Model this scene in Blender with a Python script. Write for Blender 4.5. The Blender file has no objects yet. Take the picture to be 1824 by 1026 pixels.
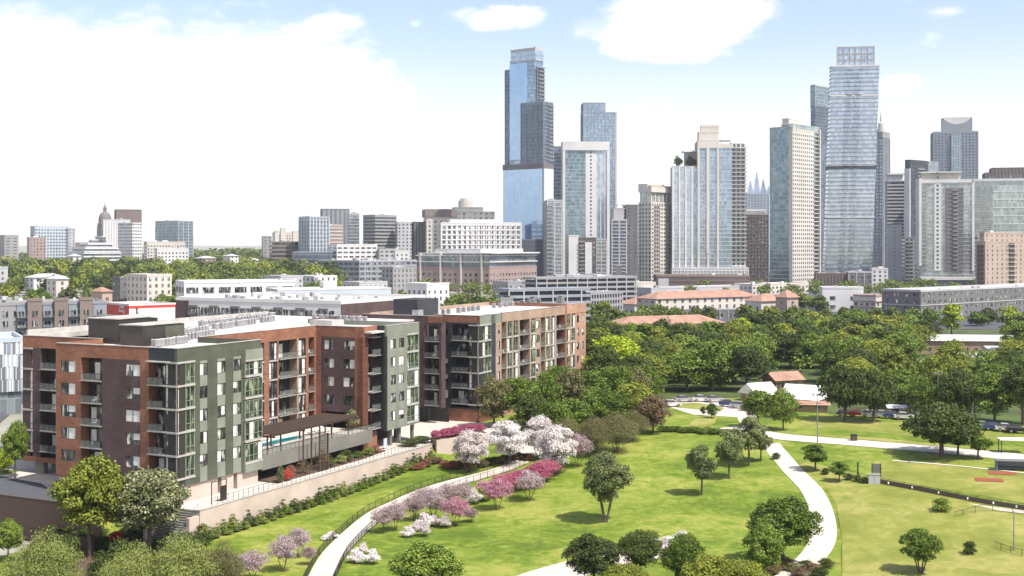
import bpy, math, random
import numpy as np
from mathutils import Vector, Matrix
R = math.radians
sc = bpy.context.scene
col = sc.collection
random.seed(7)
# ------------------------------------------------------------------ camera, sky, sun, exposure
F = 2200.0; HX = 912.0; HY = 437.0; CH = 36.5
cam_d = bpy.data.cameras.new('camera'); cam = bpy.data.objects.new('camera', cam_d); col.objects.link(cam)
cam.location = (0, 0, CH); cam.rotation_euler = (R(90), 0, 0)
cam_d.sensor_width = 36; cam_d.lens = F/1824*36; cam_d.shift_y = -76/1824
cam_d.clip_start = 1; cam_d.clip_end = 80000
sc.camera = cam
SUN_EL, SUN_AZ = 57.0, 129.0        # azimuth clockwise from +Y
sun_d = bpy.data.lights.new('sun', 'SUN'); sun = bpy.data.objects.new('sun', sun_d); col.objects.link(sun)
sun_d.energy = 4.2; sun_d.angle = R(0.6); sun_d.color = (1, .95, .87)
sdir = Vector((math.sin(R(SUN_AZ))*math.cos(R(SUN_EL)), math.cos(R(SUN_AZ))*math.cos(R(SUN_EL)), math.sin(R(SUN_EL))))
sun.rotation_euler = sdir.to_track_quat('Z', 'Y').to_euler(); sun.location = (60, -60, 200)
sc.view_settings.view_transform = 'Standard'; sc.view_settings.look = 'None'
sc.view_settings.exposure = 0.85; sc.view_settings.gamma = 1
sc.cycles.max_bounces = 6; sc.cycles.transparent_max_bounces = 12; sc.cycles.volume_bounces = 0
sc.cycles.diffuse_bounces = 2; sc.cycles.glossy_bounces = 3; sc.cycles.transmission_bounces = 2
sc.cycles.use_denoising = True; sc.cycles.sample_clamp_indirect = 6

world = bpy.data.worlds.new('World'); sc.world = world; world.use_nodes = True
def build_world():
    nt = world.node_tree; N = nt.nodes; L = nt.links; N.clear()
    def M(op, a, b=None, c=None, clamp=False):
        n = N.new('ShaderNodeMath'); n.operation = op; n.use_clamp = clamp
        for i, v in enumerate((a, b, c)):
            if v is None: continue
            if isinstance(v, (int, float)): n.inputs[i].default_value = v
            else: L.new(v, n.inputs[i])
        return n.outputs[0]
    sky = N.new('ShaderNodeTexSky'); sky.sky_type = 'NISHITA'; sky.sun_disc = False
    sky.sun_elevation = R(SUN_EL); sky.sun_rotation = R(SUN_AZ); sky.altitude = 150
    sky.air_density = 1.0; sky.dust_density = 1.6; sky.ozone_density = 1.6
    tc = N.new('ShaderNodeTexCoord'); sp = N.new('ShaderNodeSeparateXYZ'); L.new(tc.outputs['Generated'], sp.inputs[0])
    x, y, z = sp.outputs
    az = M('ARCTAN2', x, y)                      # radians, 0 straight ahead
    mp = N.new('ShaderNodeCombineXYZ'); L.new(M('MULTIPLY', az, 1.0), mp.inputs[0]); L.new(M('MULTIPLY', z, 1.9), mp.inputs[1])
    nz = N.new('ShaderNodeTexNoise'); nz.inputs['Scale'].default_value = 11; nz.inputs['Detail'].default_value = 7
    nz.inputs['Roughness'].default_value = .62
    L.new(mp.outputs[0], nz.inputs['Vector']); n1 = nz.outputs[0]
    def ell(px, py, rx, ry, amp, p=1.0):         # a cloud bank at a compass direction
        a0 = math.atan((px-HX)/F); e0 = (HY-py)/F
        dx = M('DIVIDE', M('SUBTRACT', az, a0), rx/F); dy = M('DIVIDE', M('SUBTRACT', z, e0), ry/F)
        d = M('SQRT', M('ADD', M('MULTIPLY', dx, dx), M('MULTIPLY', dy, dy)))
        return M('MULTIPLY', M('SUBTRACT', 1.0, d, clamp=True), amp)
    s = None
    for e in [(330,250,560,260,1.9),(120,180,420,150,1.0),(640,260,330,170,1.0),(1210,52,250,75,1.7),(1130,88,140,40,1.0),(1330,40,110,62,1.3),
              (900,38,120,34,1.0),(590,50,80,24,.7),(1590,165,150,34,.8),(1740,20,60,16,.7),(1685,50,60,16,.6),(1130,215,300,70,.45),(1620,285,320,60,.6),(1180,330,700,60,.7),(740,52,24,14,.6),(210,58,50,14,.6)]:
        v = ell(*e); s = v if s is None else M('MAXIMUM', s, v)
    behind = M('MULTIPLY', M('LESS_THAN', y, 0.0), 0.42)
    s = M('ADD', s, behind)
    dens = M('ADD', M('ADD', s, M('MULTIPLY', M('SUBTRACT', n1, .5), 2.7)), -0.22)
    sm = N.new('ShaderNodeMapRange'); sm.interpolation_type = 'SMOOTHSTEP'; L.new(dens, sm.inputs[0])
    sm.inputs[1].default_value = 0.0; sm.inputs[2].default_value = 0.62; cf = sm.outputs[0]
    hz = N.new('ShaderNodeMapRange'); hz.interpolation_type = 'SMOOTHSTEP'; L.new(z, hz.inputs[0])
    hz.inputs[1].default_value = .175; hz.inputs[2].default_value = .05; hf = hz.outputs[0]
    hsum = M('MAXIMUM', M('MULTIPLY', cf, .97), M('MULTIPLY', hf, .72))
    gain = N.new('ShaderNodeMix'); gain.data_type = 'RGBA'; gain.blend_type = 'MULTIPLY'; gain.inputs[0].default_value = 1
    L.new(sky.outputs[0], gain.inputs[6]); gain.inputs[7].default_value = SKYGAIN
    mx = N.new('ShaderNodeMix'); mx.data_type = 'RGBA'; L.new(hsum, mx.inputs[0]); L.new(gain.outputs[2], mx.inputs[6])
    mx.inputs[7].default_value = CLOUD
    bg = N.new('ShaderNodeBackground'); L.new(mx.outputs[2], bg.inputs[0]); bg.inputs[1].default_value = .125
    out = N.new('ShaderNodeOutputWorld'); L.new(bg.outputs[0], out.inputs[0])
SKYGAIN = (1.17, 1.03, .97, 1); CLOUD = (5.8, 5.75, 5.75, 1)
build_world()

# ------------------------------------------------------------------ frames of reference
C0 = (-46.9, 173.0); UX, UY = .4432, .8964
def to_uv(X, Y): dx, dy = X-C0[0], Y-C0[1]; return dx*UX+dy*UY, -dx*UY+dy*UX
def to_xy(u, v): return C0[0]+u*UX-v*UY, C0[1]+u*UY+v*UX
def Uat(px, v0=0.0):
    q = (px-HX)/F; X0 = C0[0]-v0*UY; Y0 = C0[1]+v0*UX
    return (q*Y0-X0)/(UX-q*UY)
def Vat(px, u0=0.0):
    q = (px-HX)/F; X0 = C0[0]+u0*UX; Y0 = C0[1]+u0*UY
    return (X0-q*Y0)/(UY+q*UX)
def sst(a, b, x):
    t = np.clip((x-a)/(b-a), 0, 1); return t*t*(3-2*t)
def hgt(X, Y):
    u, v = to_uv(X, Y)
    low = -4.1*(1-sst(25, 110, u))
    w = .2+3.5*sst(58, 75, u)
    c = -5.0-3*sst(58, 75, u)
    us = np.where(v > 8, -8.0, -1.0)
    p = sst(us-.2, us+.2, u)*sst(c-w, c+w, v)
    hill = 9*sst(560, 950, Y)*sst(-10, -150, X)
    mound = 1.1*np.exp(-(((u-38)/16)**2+((v+13)/5)**2))*sst(-5.6,-9,v)
    return low*(1-p)-.05*p+mound+hill
def G(px, py, dz=0.0):
    """the ground point seen at a pixel of the photograph"""
    z = 0.0
    q = (px-HX)/F
    for i in range(40):
        D = (CH-z)*F/(py-HY); zn = float(hgt(q*D, D))+dz; z = z*.5+zn*.5
    return Vector((q*D, D, z))
def GD(px, D):
    X = (px-HX)/F*D; return Vector((X, D, float(hgt(X, D))))
def AT(px, py, z):
    D = (CH-z)*F/(py-HY); return Vector(((px-HX)/F*D, D, z))

# ------------------------------------------------------------------ materials
def nmat(name, c, rough=.7, metal=0.0, c2=None, scale=.6, bump=0.0, spec=.4, detail=4, stretch=None, alpha=1.0):
    m = bpy.data.materials.new(name); m.use_nodes = True; nt = m.node_tree; N = nt.nodes; L = nt.links
    b = N['Principled BSDF']; b.inputs['Roughness'].default_value = rough; b.inputs['Metallic'].default_value = metal
    b.inputs['Specular IOR Level'].default_value = spec; b.inputs['Alpha'].default_value = alpha
    c = tuple(c)+(1,); c2 = tuple(c2)+(1,) if c2 else tuple(x*.78 for x in c[:3])+(1,)
    tc = N.new('ShaderNodeTexCoord'); nz = N.new('ShaderNodeTexNoise'); nz.inputs['Scale'].default_value = scale; nz.inputs['Detail'].default_value = detail
    src = tc.outputs['Object']
    if stretch:
        mp = N.new('ShaderNodeMapping'); mp.inputs['Scale'].default_value = stretch; L.new(src, mp.inputs[0]); src = mp.outputs[0]
    L.new(src, nz.inputs['Vector'])
    cr = N.new('ShaderNodeValToRGB'); cr.color_ramp.elements[0].position = .35; cr.color_ramp.elements[1].position = .65
    cr.color_ramp.elements[0].color = c2; cr.color_ramp.elements[1].color = c
    L.new(nz.outputs[0], cr.inputs[0]); L.new(cr.outputs[0], b.inputs['Base Color'])
    if bump:
        bp = N.new('ShaderNodeBump'); bp.inputs['Strength'].default_value = bump; bp.inputs['Distance'].default_value = .05
        nb = N.new('ShaderNodeTexNoise'); nb.inputs['Scale'].default_value = scale*8; L.new(src, nb.inputs['Vector'])
        L.new(nb.outputs[0], bp.inputs['Height']); L.new(bp.outputs[0], b.inputs['Normal'])
    return m
def coursed(name, c, c2, ch=.25, cl=.9, mortar=(.2,.18,.17), rough=.85, msize=.02):
    """brick or panel courses; the horizontal coordinate is x+y so it works on every wall"""
    m = bpy.data.materials.new(name); m.use_nodes = True; nt = m.node_tree; N = nt.nodes; L = nt.links
    b = N['Principled BSDF']; b.inputs['Roughness'].default_value = rough; b.inputs['Specular IOR Level'].default_value = .25
    tc = N.new('ShaderNodeTexCoord'); sp = N.new('ShaderNodeSeparateXYZ'); L.new(tc.outputs['Object'], sp.inputs[0])
    ad = N.new('ShaderNodeMath'); L.new(sp.outputs[0], ad.inputs[0]); L.new(sp.outputs[1], ad.inputs[1])
    cb = N.new('ShaderNodeCombineXYZ'); L.new(ad.outputs[0], cb.inputs[0]); L.new(sp.outputs[2], cb.inputs[1])
    br = N.new('ShaderNodeTexBrick'); L.new(cb.outputs[0], br.inputs[0]); br.inputs['Scale'].default_value = 1
    br.inputs['Brick Width'].default_value = cl; br.inputs['Row Height'].default_value = ch; br.inputs['Mortar Size'].default_value = msize
    br.inputs['Color1'].default_value = tuple(c)+(1,); br.inputs['Color2'].default_value = tuple(c2)+(1,); br.inputs['Mortar'].default_value = tuple(mortar)+(1,)
    nz = N.new('ShaderNodeTexNoise'); nz.inputs['Scale'].default_value = .25; nz.inputs['Detail'].default_value = 5; L.new(tc.outputs['Object'], nz.inputs['Vector'])
    mr = N.new('ShaderNodeMapRange'); L.new(nz.outputs[0], mr.inputs[0]); mr.inputs[1].default_value = .3; mr.inputs[2].default_value = .7; mr.inputs[3].default_value = .8; mr.inputs[4].default_value = 1.2
    mx = N.new('ShaderNodeMix'); mx.data_type = 'RGBA'; mx.blend_type = 'MULTIPLY'; mx.inputs[0].default_value = 1
    L.new(br.outputs[0], mx.inputs[6]); L.new(mr.outputs[0], mx.inputs[7]); L.new(mx.outputs[2], b.inputs['Base Color'])
    return m
def panes(name, c1, c2, bay=1.5, fh=3.6, rough=.12, metal=.55, mull=None, mw=.09, jitter=1.0, c3=None):
    """curtain-wall glass: every pane has its own tint (blinds, reflections differ), thin mullion lines between"""
    m = bpy.data.materials.new(name); m.use_nodes = True; nt = m.node_tree; N = nt.nodes; L = nt.links
    b = N['Principled BSDF']; b.inputs['Roughness'].default_value = rough; b.inputs['Metallic'].default_value = metal
    tc = N.new('ShaderNodeTexCoord'); sp = N.new('ShaderNodeSeparateXYZ'); L.new(tc.outputs['Object'], sp.inputs[0])
    def M(op, a, b_=None, c=None):
        n = N.new('ShaderNodeMath'); n.operation = op
        for i, v in enumerate((a, b_, c)):
            if v is None: continue
            if isinstance(v, (int, float)): n.inputs[i].default_value = v
            else: L.new(v, n.inputs[i])
        return n.outputs[0]
    h = M('DIVIDE', M('ADD', sp.outputs[0], sp.outputs[1]), bay); w = M('DIVIDE', sp.outputs[2], fh)
    cb = N.new('ShaderNodeCombineXYZ'); L.new(M('FLOOR', h), cb.inputs[0]); L.new(M('FLOOR', w), cb.inputs[1])
    wn = N.new('ShaderNodeTexWhiteNoise'); wn.noise_dimensions = '2D'; L.new(cb.outputs[0], wn.inputs['Vector'])
    nz = N.new('ShaderNodeTexNoise'); nz.inputs['Scale'].default_value = .035; nz.inputs['Detail'].default_value = 3; L.new(tc.outputs['Object'], nz.inputs['Vector'])
    f = M('ADD', M('MULTIPLY', wn.outputs[0], .55*jitter), M('MULTIPLY', M('SUBTRACT', nz.outputs[0], .25), 1.0-.35*jitter))
    cr = N.new('ShaderNodeValToRGB'); e = cr.color_ramp.elements
    e[0].position = .2; e[1].position = .85; e[0].color = tuple(c1)+(1,); e[1].color = tuple(c2)+(1,)
    if c3: k = e.new(.97); k.color = tuple(c3)+(1,)
    L.new(f, cr.inputs[0]); out = cr.outputs[0]
    if mull:
        a = M('LESS_THAN', M('FRACT', h), mw/bay); c = M('LESS_THAN', M('FRACT', w), mw*1.6/fh); k = M('MAXIMUM', a, c)
        mx = N.new('ShaderNodeMix'); mx.data_type = 'RGBA'; L.new(k, mx.inputs[0]); L.new(out, mx.inputs[6]); mx.inputs[7].default_value = tuple(mull)+(1,); out = mx.outputs[2]
    L.new(out, b.inputs['Base Color'])
    # panes are never perfectly coplanar: tiny tilt per pane
    bp = N.new('ShaderNodeBump'); bp.inputs['Strength'].default_value = .12; bp.inputs['Distance'].default_value = .2
    n2 = N.new('ShaderNodeTexNoise'); n2.inputs['Scale'].default_value = .3; L.new(tc.outputs['Object'], n2.inputs['Vector']); L.new(n2.outputs[0], bp.inputs['Height']); L.new(bp.outputs[0], b.inputs['Normal'])
    return m
def leaf(name, c1, c2, c3=None, trans=.18, rough=.6):
    m = bpy.data.materials.new(name); m.use_nodes = True; nt = m.node_tree; N = nt.nodes; L = nt.links
    b = N['Principled BSDF']; b.inputs['Roughness'].default_value = rough; b.inputs['Specular IOR Level'].default_value = .25
    g = N.new('ShaderNodeNewGeometry'); oi = N.new('ShaderNodeObjectInfo')
    tc = N.new('ShaderNodeTexCoord'); nz = N.new('ShaderNodeTexNoise'); nz.inputs['Scale'].default_value = .7; L.new(tc.outputs['Object'], nz.inputs['Vector'])
    a = N.new('ShaderNodeMath'); a.operation = 'MULTIPLY_ADD'; L.new(g.outputs['Random Per Island'], a.inputs[0]); a.inputs[1].default_value = .5
    L.new(nz.outputs[0], a.inputs[2])
    s = N.new('ShaderNodeMath'); s.operation = 'MULTIPLY_ADD'; L.new(oi.outputs['Random'], s.inputs[0]); s.inputs[1].default_value = .4; L.new(a.outputs[0], s.inputs[2])
    cr = N.new('ShaderNodeValToRGB'); e = cr.color_ramp.elements; e[0].position = .45; e[1].position = 1.2 if not c3 else .95
    e[0].color = tuple(c1)+(1,); e[1].color = tuple(c2)+(1,)
    if c3: k = e.new(1.0); k.color = tuple(c3)+(1,)
    mr = N.new('ShaderNodeMapRange'); L.new(s.outputs[0], mr.inputs[0]); mr.inputs[1].default_value = .3; mr.inputs[2].default_value = 1.2
    L.new(mr.outputs[0], cr.inputs[0]); e[0].position = .1; e[1].position = .8 if c3 else .9
    L.new(cr.outputs[0], b.inputs['Base Color'])
    t = N.new('ShaderNodeBsdfTranslucent'); L.new(cr.outputs[0], t.inputs[0]); ms = N.new('ShaderNodeMixShader'); ms.inputs[0].default_value = trans
    L.new(b.outputs[0], ms.inputs[1]); L.new(t.outputs[0], ms.inputs[2]); L.new(ms.outputs[0], N['Material Output'].inputs[0])
    return m
MT = {}
MT['plum'] = coursed('plum_brick', (.105,.068,.068), (.080,.052,.053), .3, .9, (.062,.042,.043))
MT['brick'] = coursed('red_brick', (.27,.125,.082), (.205,.092,.06), .3, .9, (.24,.10,.06))
MT['brickdk'] = coursed('brown_brick', (.20,.085,.05), (.15,.065,.04), .3, .9, (.12,.06,.04))
MT['tan'] = coursed('tan_brick', (.36,.255,.19), (.29,.20,.15), .3, .9, (.3,.22,.17))
MT['green'] = coursed('sage_panel', (.088,.093,.070), (.076,.082,.061), 1.09, 2.4, (.045,.05,.038), .6, .018)
MT['greenl'] = nmat('light_sage_panel', (.23,.25,.20), .6, scale=.3)
MT['greenm'] = nmat('pale_olive_panel', (.21,.22,.18), .6, scale=.3)
MT['char'] = coursed('charcoal_panel', (.042,.044,.053), (.034,.036,.043), .82, 1.6, (.018,.018,.02), .6, .015)
MT['brickl'] = coursed('light_brick', (.42,.26,.18), (.35,.20,.14), .3, .9, (.3,.2,.15))
MT['dark'] = nmat('dark_interior', (.035,.028,.025), .8)  # dark colour stands for the shade in recesses and behind openings
MT['white'] = nmat('white_paint', (.8,.79,.77), .6, scale=.2, c2=(.7,.69,.67))
MT['roofw'] = nmat('white_roof_membrane', (.56,.54,.52), .8, scale=.12, c2=(.44,.42,.40), detail=8)
MT['roofg'] = nmat('grey_roof_membrane', (.36,.34,.34), .85, scale=.15)
MT['slab'] = nmat('pale_slab_edge', (.42,.40,.37), .7)
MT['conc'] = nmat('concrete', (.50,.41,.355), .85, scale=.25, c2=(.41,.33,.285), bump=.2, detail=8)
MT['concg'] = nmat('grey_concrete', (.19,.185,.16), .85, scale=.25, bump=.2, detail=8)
MT['metal'] = nmat('dark_metal', (.05,.047,.045), .45, .5)
MT['steel'] = nmat('galvanised_steel', (.42,.42,.42), .4, .7)
MT['bronze'] = nmat('bronze_frame', (.07,.06,.055), .4, .4)
MT['mull'] = nmat('pale_mullion', (.27,.28,.25), .5)
MT['slabg'] = nmat('grey_slab_edge', (.30,.29,.27), .7)
MT['casing'] = nmat('air_conditioner_casing', (.36,.34,.35), .6)
MT['wood'] = nmat('weathered_timber', (.085,.055,.042), .8, scale=2, stretch=(1,6,6))
MT['bark'] = nmat('bark', (.13,.10,.08), .9, scale=6, bump=.5)
MT['asphalt'] = nmat('asphalt', (.075,.078,.09), .9, scale=1.5, bump=.1)
MT['pave'] = nmat('pale_paving', (.56,.50,.44), .85, scale=.5, c2=(.42,.375,.33), detail=9)
MT['soil'] = nmat('mulch', (.10,.062,.045), .95, scale=1.5)
MT['red'] = nmat('red_paint', (.62,.045,.03), .5)
MT['tile'] = coursed('terracotta_tiles', (.36,.225,.17), (.28,.17,.13), .5, .5, (.25,.1,.06))
MT['clay'] = nmat('red_infield_clay', (.26,.075,.035), .95, scale=2)
MT['rail_glass'] = nmat('railing_glass', (.22,.25,.24), .06, 0, alpha=.3, spec=.6)
def winglass(name, c1, c2, c3, metal=.25):
    m = bpy.data.materials.new(name); m.use_nodes = True; nt = m.node_tree; N = nt.nodes; L = nt.links
    b = N['Principled BSDF']; b.inputs['Roughness'].default_value = .07; b.inputs['Metallic'].default_value = metal; b.inputs['Specular IOR Level'].default_value = .7
    tc = N.new('ShaderNodeTexCoord'); oi = N.new('ShaderNodeObjectInfo')
    ad = N.new('ShaderNodeVectorMath'); ad.operation = 'MULTIPLY_ADD'; L.new(oi.outputs['Random'], ad.inputs[0]); ad.inputs[1].default_value = (60,50,40); L.new(tc.outputs['Object'], ad.inputs[2])
    mp = N.new('ShaderNodeMapping'); mp.inputs['Scale'].default_value = (1.3,1.3,.45); L.new(ad.outputs[0], mp.inputs[0])
    nz = N.new('ShaderNodeTexNoise'); nz.inputs['Scale'].default_value = 1.1; nz.inputs['Detail'].default_value = 3; L.new(mp.outputs[0], nz.inputs['Vector'])
    cr = N.new('ShaderNodeValToRGB'); e = cr.color_ramp.elements; e[0].position = .40; e[1].position = .56; e[0].color = tuple(c1)+(1,); e[1].color = tuple(c2)+(1,)
    k = e.new(.64); k.color = tuple(c3)+(1,)  # pale patches paint sky reflections and curtains into the glass colour
    L.new(nz.outputs[0], cr.inputs[0]); L.new(cr.outputs[0], b.inputs['Base Color'])
    return m
MT['glass'] = winglass('window_glass', (.03,.032,.033), (.16,.17,.175), (.80,.80,.79), .5)
MT['glassg'] = winglass('green_window_glass', (.022,.034,.024), (.10,.14,.08), (.45,.50,.40), .4)
MT['blind'] = nmat('white_blind', (.78,.76,.72), .8)
MT['pool'] = nmat('pool_water', (.03,.42,.45), .05, spec=.8)
MT['grass'] = None

# ------------------------------------------------------------------ mesh helpers
class MB:
    def __init__(s): s.v = []; s.f = []; s.m = []; s.k = 0
    def quad(s, *p):
        n = len(s.v); s.v += [tuple(q) for q in p]; s.f.append(tuple(range(n, n+len(p)))); s.m.append(s.k)
    def box(s, x0, x1, y0, y1, z0, z1):
        if x1 < x0: x0, x1 = x1, x0
        if y1 < y0: y0, y1 = y1, y0
        if z1 < z0: z0, z1 = z1, z0
        n = len(s.v)
        s.v += [(x0,y0,z0),(x1,y0,z0),(x1,y1,z0),(x0,y1,z0),(x0,y0,z1),(x1,y0,z1),(x1,y1,z1),(x0,y1,z1)]
        s.f += [(n,n+3,n+2,n+1),(n+4,n+5,n+6,n+7),(n,n+1,n+5,n+4),(n+1,n+2,n+6,n+5),(n+2,n+3,n+7,n+6),(n+3,n,n+4,n+7)]; s.m += [s.k]*6
        return s
    def prism(s, pts, z0, z1):
        n = len(s.v); k = len(pts)
        s.v += [(x,y,z0) for x,y in pts]+[(x,y,z1) for x,y in pts]
        s.f += [tuple(range(n+k-1, n-1, -1)), tuple(range(n+k, n+2*k))]; s.m += [s.k]*2
        for i in range(k):
            j = (i+1) % k; s.f.append((n+i, n+j, n+k+j, n+k+i)); s.m.append(s.k)
        return s
    def tube(s, p0, p1, r0, r1=None, n=6, cap=True):
        if r1 is None: r1 = r0
        p0 = Vector(p0); p1 = Vector(p1); d = (p1-p0)
        if d.length < 1e-6: return s
        d.normalize(); a = d.orthogonal().normalized(); b = d.cross(a); k = len(s.v)
        for P, r in ((p0, r0), (p1, r1)):
            for i in range(n):
                t = 2*math.pi*i/n; s.v.append(tuple(P+a*(r*math.cos(t))+b*(r*math.sin(t))))
        for i in range(n):
            j = (i+1) % n; s.f.append((k+i, k+j, k+n+j, k+n+i)); s.m.append(s.k)
        if cap:
            s.f += [tuple(k+i for i in range(n))[::-1], tuple(k+n+i for i in range(n))]; s.m += [s.k]*2
        return s
    def lathe(s, cx, cy, prof, n=16):
        k = len(s.v)
        for r, z in prof:
            for i in range(n):
                t = 2*math.pi*i/n; s.v.append((cx+r*math.cos(t), cy+r*math.sin(t), z))
        for a in range(len(prof)-1):
            for i in range(n):
                j = (i+1) % n; s.f.append((k+a*n+i, k+a*n+j, k+(a+1)*n+j, k+(a+1)*n+i)); s.m.append(s.k)
        s.f.append(tuple(k+(len(prof)-1)*n+i for i in range(n))); s.m.append(s.k)
        return s
    def mesh(s, name, mats):
        me = bpy.data.meshes.new(name); me.from_pydata(s.v, [], s.f)
        for m in (mats if isinstance(mats, (list, tuple)) else [mats]): me.materials.append(m)
        if any(s.m): me.polygons.foreach_set('material_index', s.m)
        me.update(); return me
    def build(s, name, mats, parent=None, **tags):
        if not s.f: return None
        o = bpy.data.objects.new(name, s.mesh(name, mats)); col.objects.link(o); o.parent = parent
        for k, v in tags.items(): o[k] = v
        return o
def thing(name, label, cat, loc=(0,0,0), rz=0, group=None, s=1.0):
    o = bpy.data.objects.new(name, None); col.objects.link(o); o.location = loc; o.rotation_euler = (0,0,rz); o.scale = (s,s,s)
    o['label'] = label; o['category'] = cat; o.empty_display_size = .5
    if group: o['group'] = group
    return o
def tagged(o, label, cat, group=None):
    o['label'] = label; o['category'] = cat
    if group: o['group'] = group
    return o
def struct(o): o['kind'] = 'structure'; return o
def dup(o, loc=None, rz=None, label=None, group=None, s=None, parent=None, matsub=None):
    c = o.copy(); col.objects.link(c); c.parent = parent
    if matsub: msub(c, matsub)
    for ch in o.children: dup(ch, parent=c, matsub=matsub)
    if loc is not None: c.location = loc
    if rz is not None: c.rotation_euler = (0,0,rz)
    if s is not None: c.scale = (s,s,s) if isinstance(s, (int,float)) else s
    if label: c['label'] = label
    if group: c['group'] = group
    return c
def msub(c, matsub):
    if c.type != 'MESH': return
    for i, sl in enumerate(c.material_slots):
        if sl.material and sl.material.name in matsub:
            nm = matsub[sl.material.name]; sl.link = 'OBJECT'; sl.material = nm

# ------------------------------------------------------------------ terrain
def grass_mat(name, a, b, c, s1=.05, bump=.35):
    m = bpy.data.materials.new(name); m.use_nodes = True; nt = m.node_tree; N = nt.nodes; L = nt.links
    bs = N['Principled BSDF']; bs.inputs['Roughness'].default_value = .85; bs.inputs['Specular IOR Level'].default_value = .15
    tc = N.new('ShaderNodeTexCoord'); n1 = N.new('ShaderNodeTexNoise'); n1.inputs['Scale'].default_value = s1; n1.inputs['Detail'].default_value = 6; n1.inputs['Roughness'].default_value = .65
    n2 = N.new('ShaderNodeTexNoise'); n2.inputs['Scale'].default_value = 1.6; n2.inputs['Detail'].default_value = 8; n2.inputs['Roughness'].default_value = .85
    L.new(tc.outputs['Object'], n1.inputs['Vector']); L.new(tc.outputs['Object'], n2.inputs['Vector'])
    n3 = N.new('ShaderNodeTexNoise'); n3.inputs['Scale'].default_value = .33; n3.inputs['Detail'].default_value = 4; n3.inputs['Distortion'].default_value = 1.2; L.new(tc.outputs['Object'], n3.inputs['Vector'])
    a3 = N.new('ShaderNodeMath'); a3.operation = 'MULTIPLY_ADD'; L.new(n3.outputs[0], a3.inputs[0]); a3.inputs[1].default_value = .5; a3.inputs[2].default_value = -.25
    a4 = N.new('ShaderNodeMath'); a4.operation = 'ADD'; L.new(a3.outputs[0], a4.inputs[0]); L.new(n1.outputs[0], a4.inputs[1])
    ad = N.new('ShaderNodeMath'); ad.operation = 'MULTIPLY_ADD'; L.new(n2.outputs[0], ad.inputs[0]); ad.inputs[1].default_value = .55
    L.new(a4.outputs[0], ad.inputs[2])
    cr = N.new('ShaderNodeValToRGB'); e = cr.color_ramp.elements; e[0].position = .62; e[1].position = .93
    e[0].color = tuple(a)+(1,); e[1].color = tuple(c)+(1,); k = e.new(.78); k.color = tuple(b)+(1,)
    L.new(ad.outputs[0], cr.inputs[0]); L.new(cr.outputs[0], bs.inputs['Base Color'])
    bp = N.new('ShaderNodeBump'); bp.inputs['Strength'].default_value = bump; bp.inputs['Distance'].default_value = .3
    L.new(n2.outputs[0], bp.inputs['Height']); L.new(bp.outputs[0], bs.inputs['Normal'])
    return m
MT['grass'] = grass_mat('park_grass', (.075,.120,.012), (.145,.197,.022), (.25,.26,.06))
MT['grass2'] = grass_mat('mown_field_grass', (.15,.17,.03), (.20,.215,.045), (.29,.265,.085), .08)
MT['town'] = nmat('town_ground', (.36,.335,.31), .9, scale=.02, c2=(.17,.175,.12), detail=8)
def terrain():
    us = sorted(set([-9000,-4000,-2000,-1000,-600,-400,-300,-220,-160,-120,-8.2,-8.0,-7.8]+list(np.arange(-100,130,2.5))+list(np.arange(130,400,15))+[450,520,600,750,1000,1500,2200,3500,6000,12000,25000,50000]))
    vs = sorted(set([-40000,-20000,-9000,-4000,-2000,-1200,-800,-600,-450]+list(np.arange(-360,-40,10))+list(np.arange(-40,50,2.5))+[-5.3,-5.2,-5.1,-4.9,-4.8,-4.7]+[60,80,110,150,200,300,450,700,1000,1500,2500,5000,9000,20000,40000]))
    U, V = np.meshgrid(us, vs, indexing='ij'); X = C0[0]+U*UX-V*UY; Y = C0[1]+U*UY+V*UX; Z = hgt(X, Y)
    nu, nv = len(us), len(vs); vv = np.stack([X,Y,Z], -1).reshape(-1,3)
    mb = MB(); mb.v = [tuple(p) for p in vv.tolist()]
    mb.f = [(i*nv+j, (i+1)*nv+j, (i+1)*nv+j+1, i*nv+j+1) for i in range(nu-1) for j in range(nv-1)]; mb.m = [0]*len(mb.f)
    for k, f in enumerate(mb.f):
        uu, v_ = to_uv(vv[f[0]][0], vv[f[0]][1])
        if vv[f[0]][1] > 640 or (v_ > 45 and uu > -60) or (uu < -8.3 and v_ > 12): mb.m[k] = 1
    o = mb.build('ground', [MT['grass'], MT['town']]); struct(o)
    for p in o.data.polygons: p.use_smooth = False
terrain()
def sheet(name, pts, m, dz=.05, n=1, kind='structure'):
    """flat polygon that lies on the terrain, from world xy points"""
    mb = MB(); mb.quad(*[(x, y, float(hgt(x,y))+dz) for x, y in pts]); o = mb.build(name, m); o['kind'] = kind; return o
def catmull(P, n=10):
    P = [Vector(p) for p in P]; Q = [P[0]*2-P[1]]+P+[P[-1]*2-P[-2]]; out = []
    for i in range(1, len(Q)-2):
        a, b, c, d = Q[i-1:i+3]
        for k in range(n):
            t = k/n; out.append(.5*((2*b)+(c-a)*t+(2*a-5*b+4*c-d)*t*t+(-a+3*b-3*c+d)*t**3))
    out.append(P[-1]); return out
def ribbon(name, cl, w, m, dz=.06, thick=0):
    """path of width w (number or per-point list of left/right px) along world points"""
    mb = MB(); L = []; Rr = []
    for i, p in enumerate(cl):
        d = (cl[min(i+1,len(cl)-1)]-cl[max(i-1,0)]); d.z = 0; d.normalize(); nrm = Vector((-d.y, d.x, 0))
        ww = w if isinstance(w,(int,float)) else w(i/(len(cl)-1))
        row = []
        for k in range(5):
            q = p+nrm*(ww*(k/4-.5)); row.append((q.x, q.y, float(hgt(q.x,q.y))+dz))
        L.append(row)
    for i in range(len(L)-1):
        for k in range(4): mb.quad(L[i][k+1], L[i][k], L[i+1][k], L[i+1][k+1])
    o = mb.build(name, m); o['kind'] = 'structure'; return o
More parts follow.
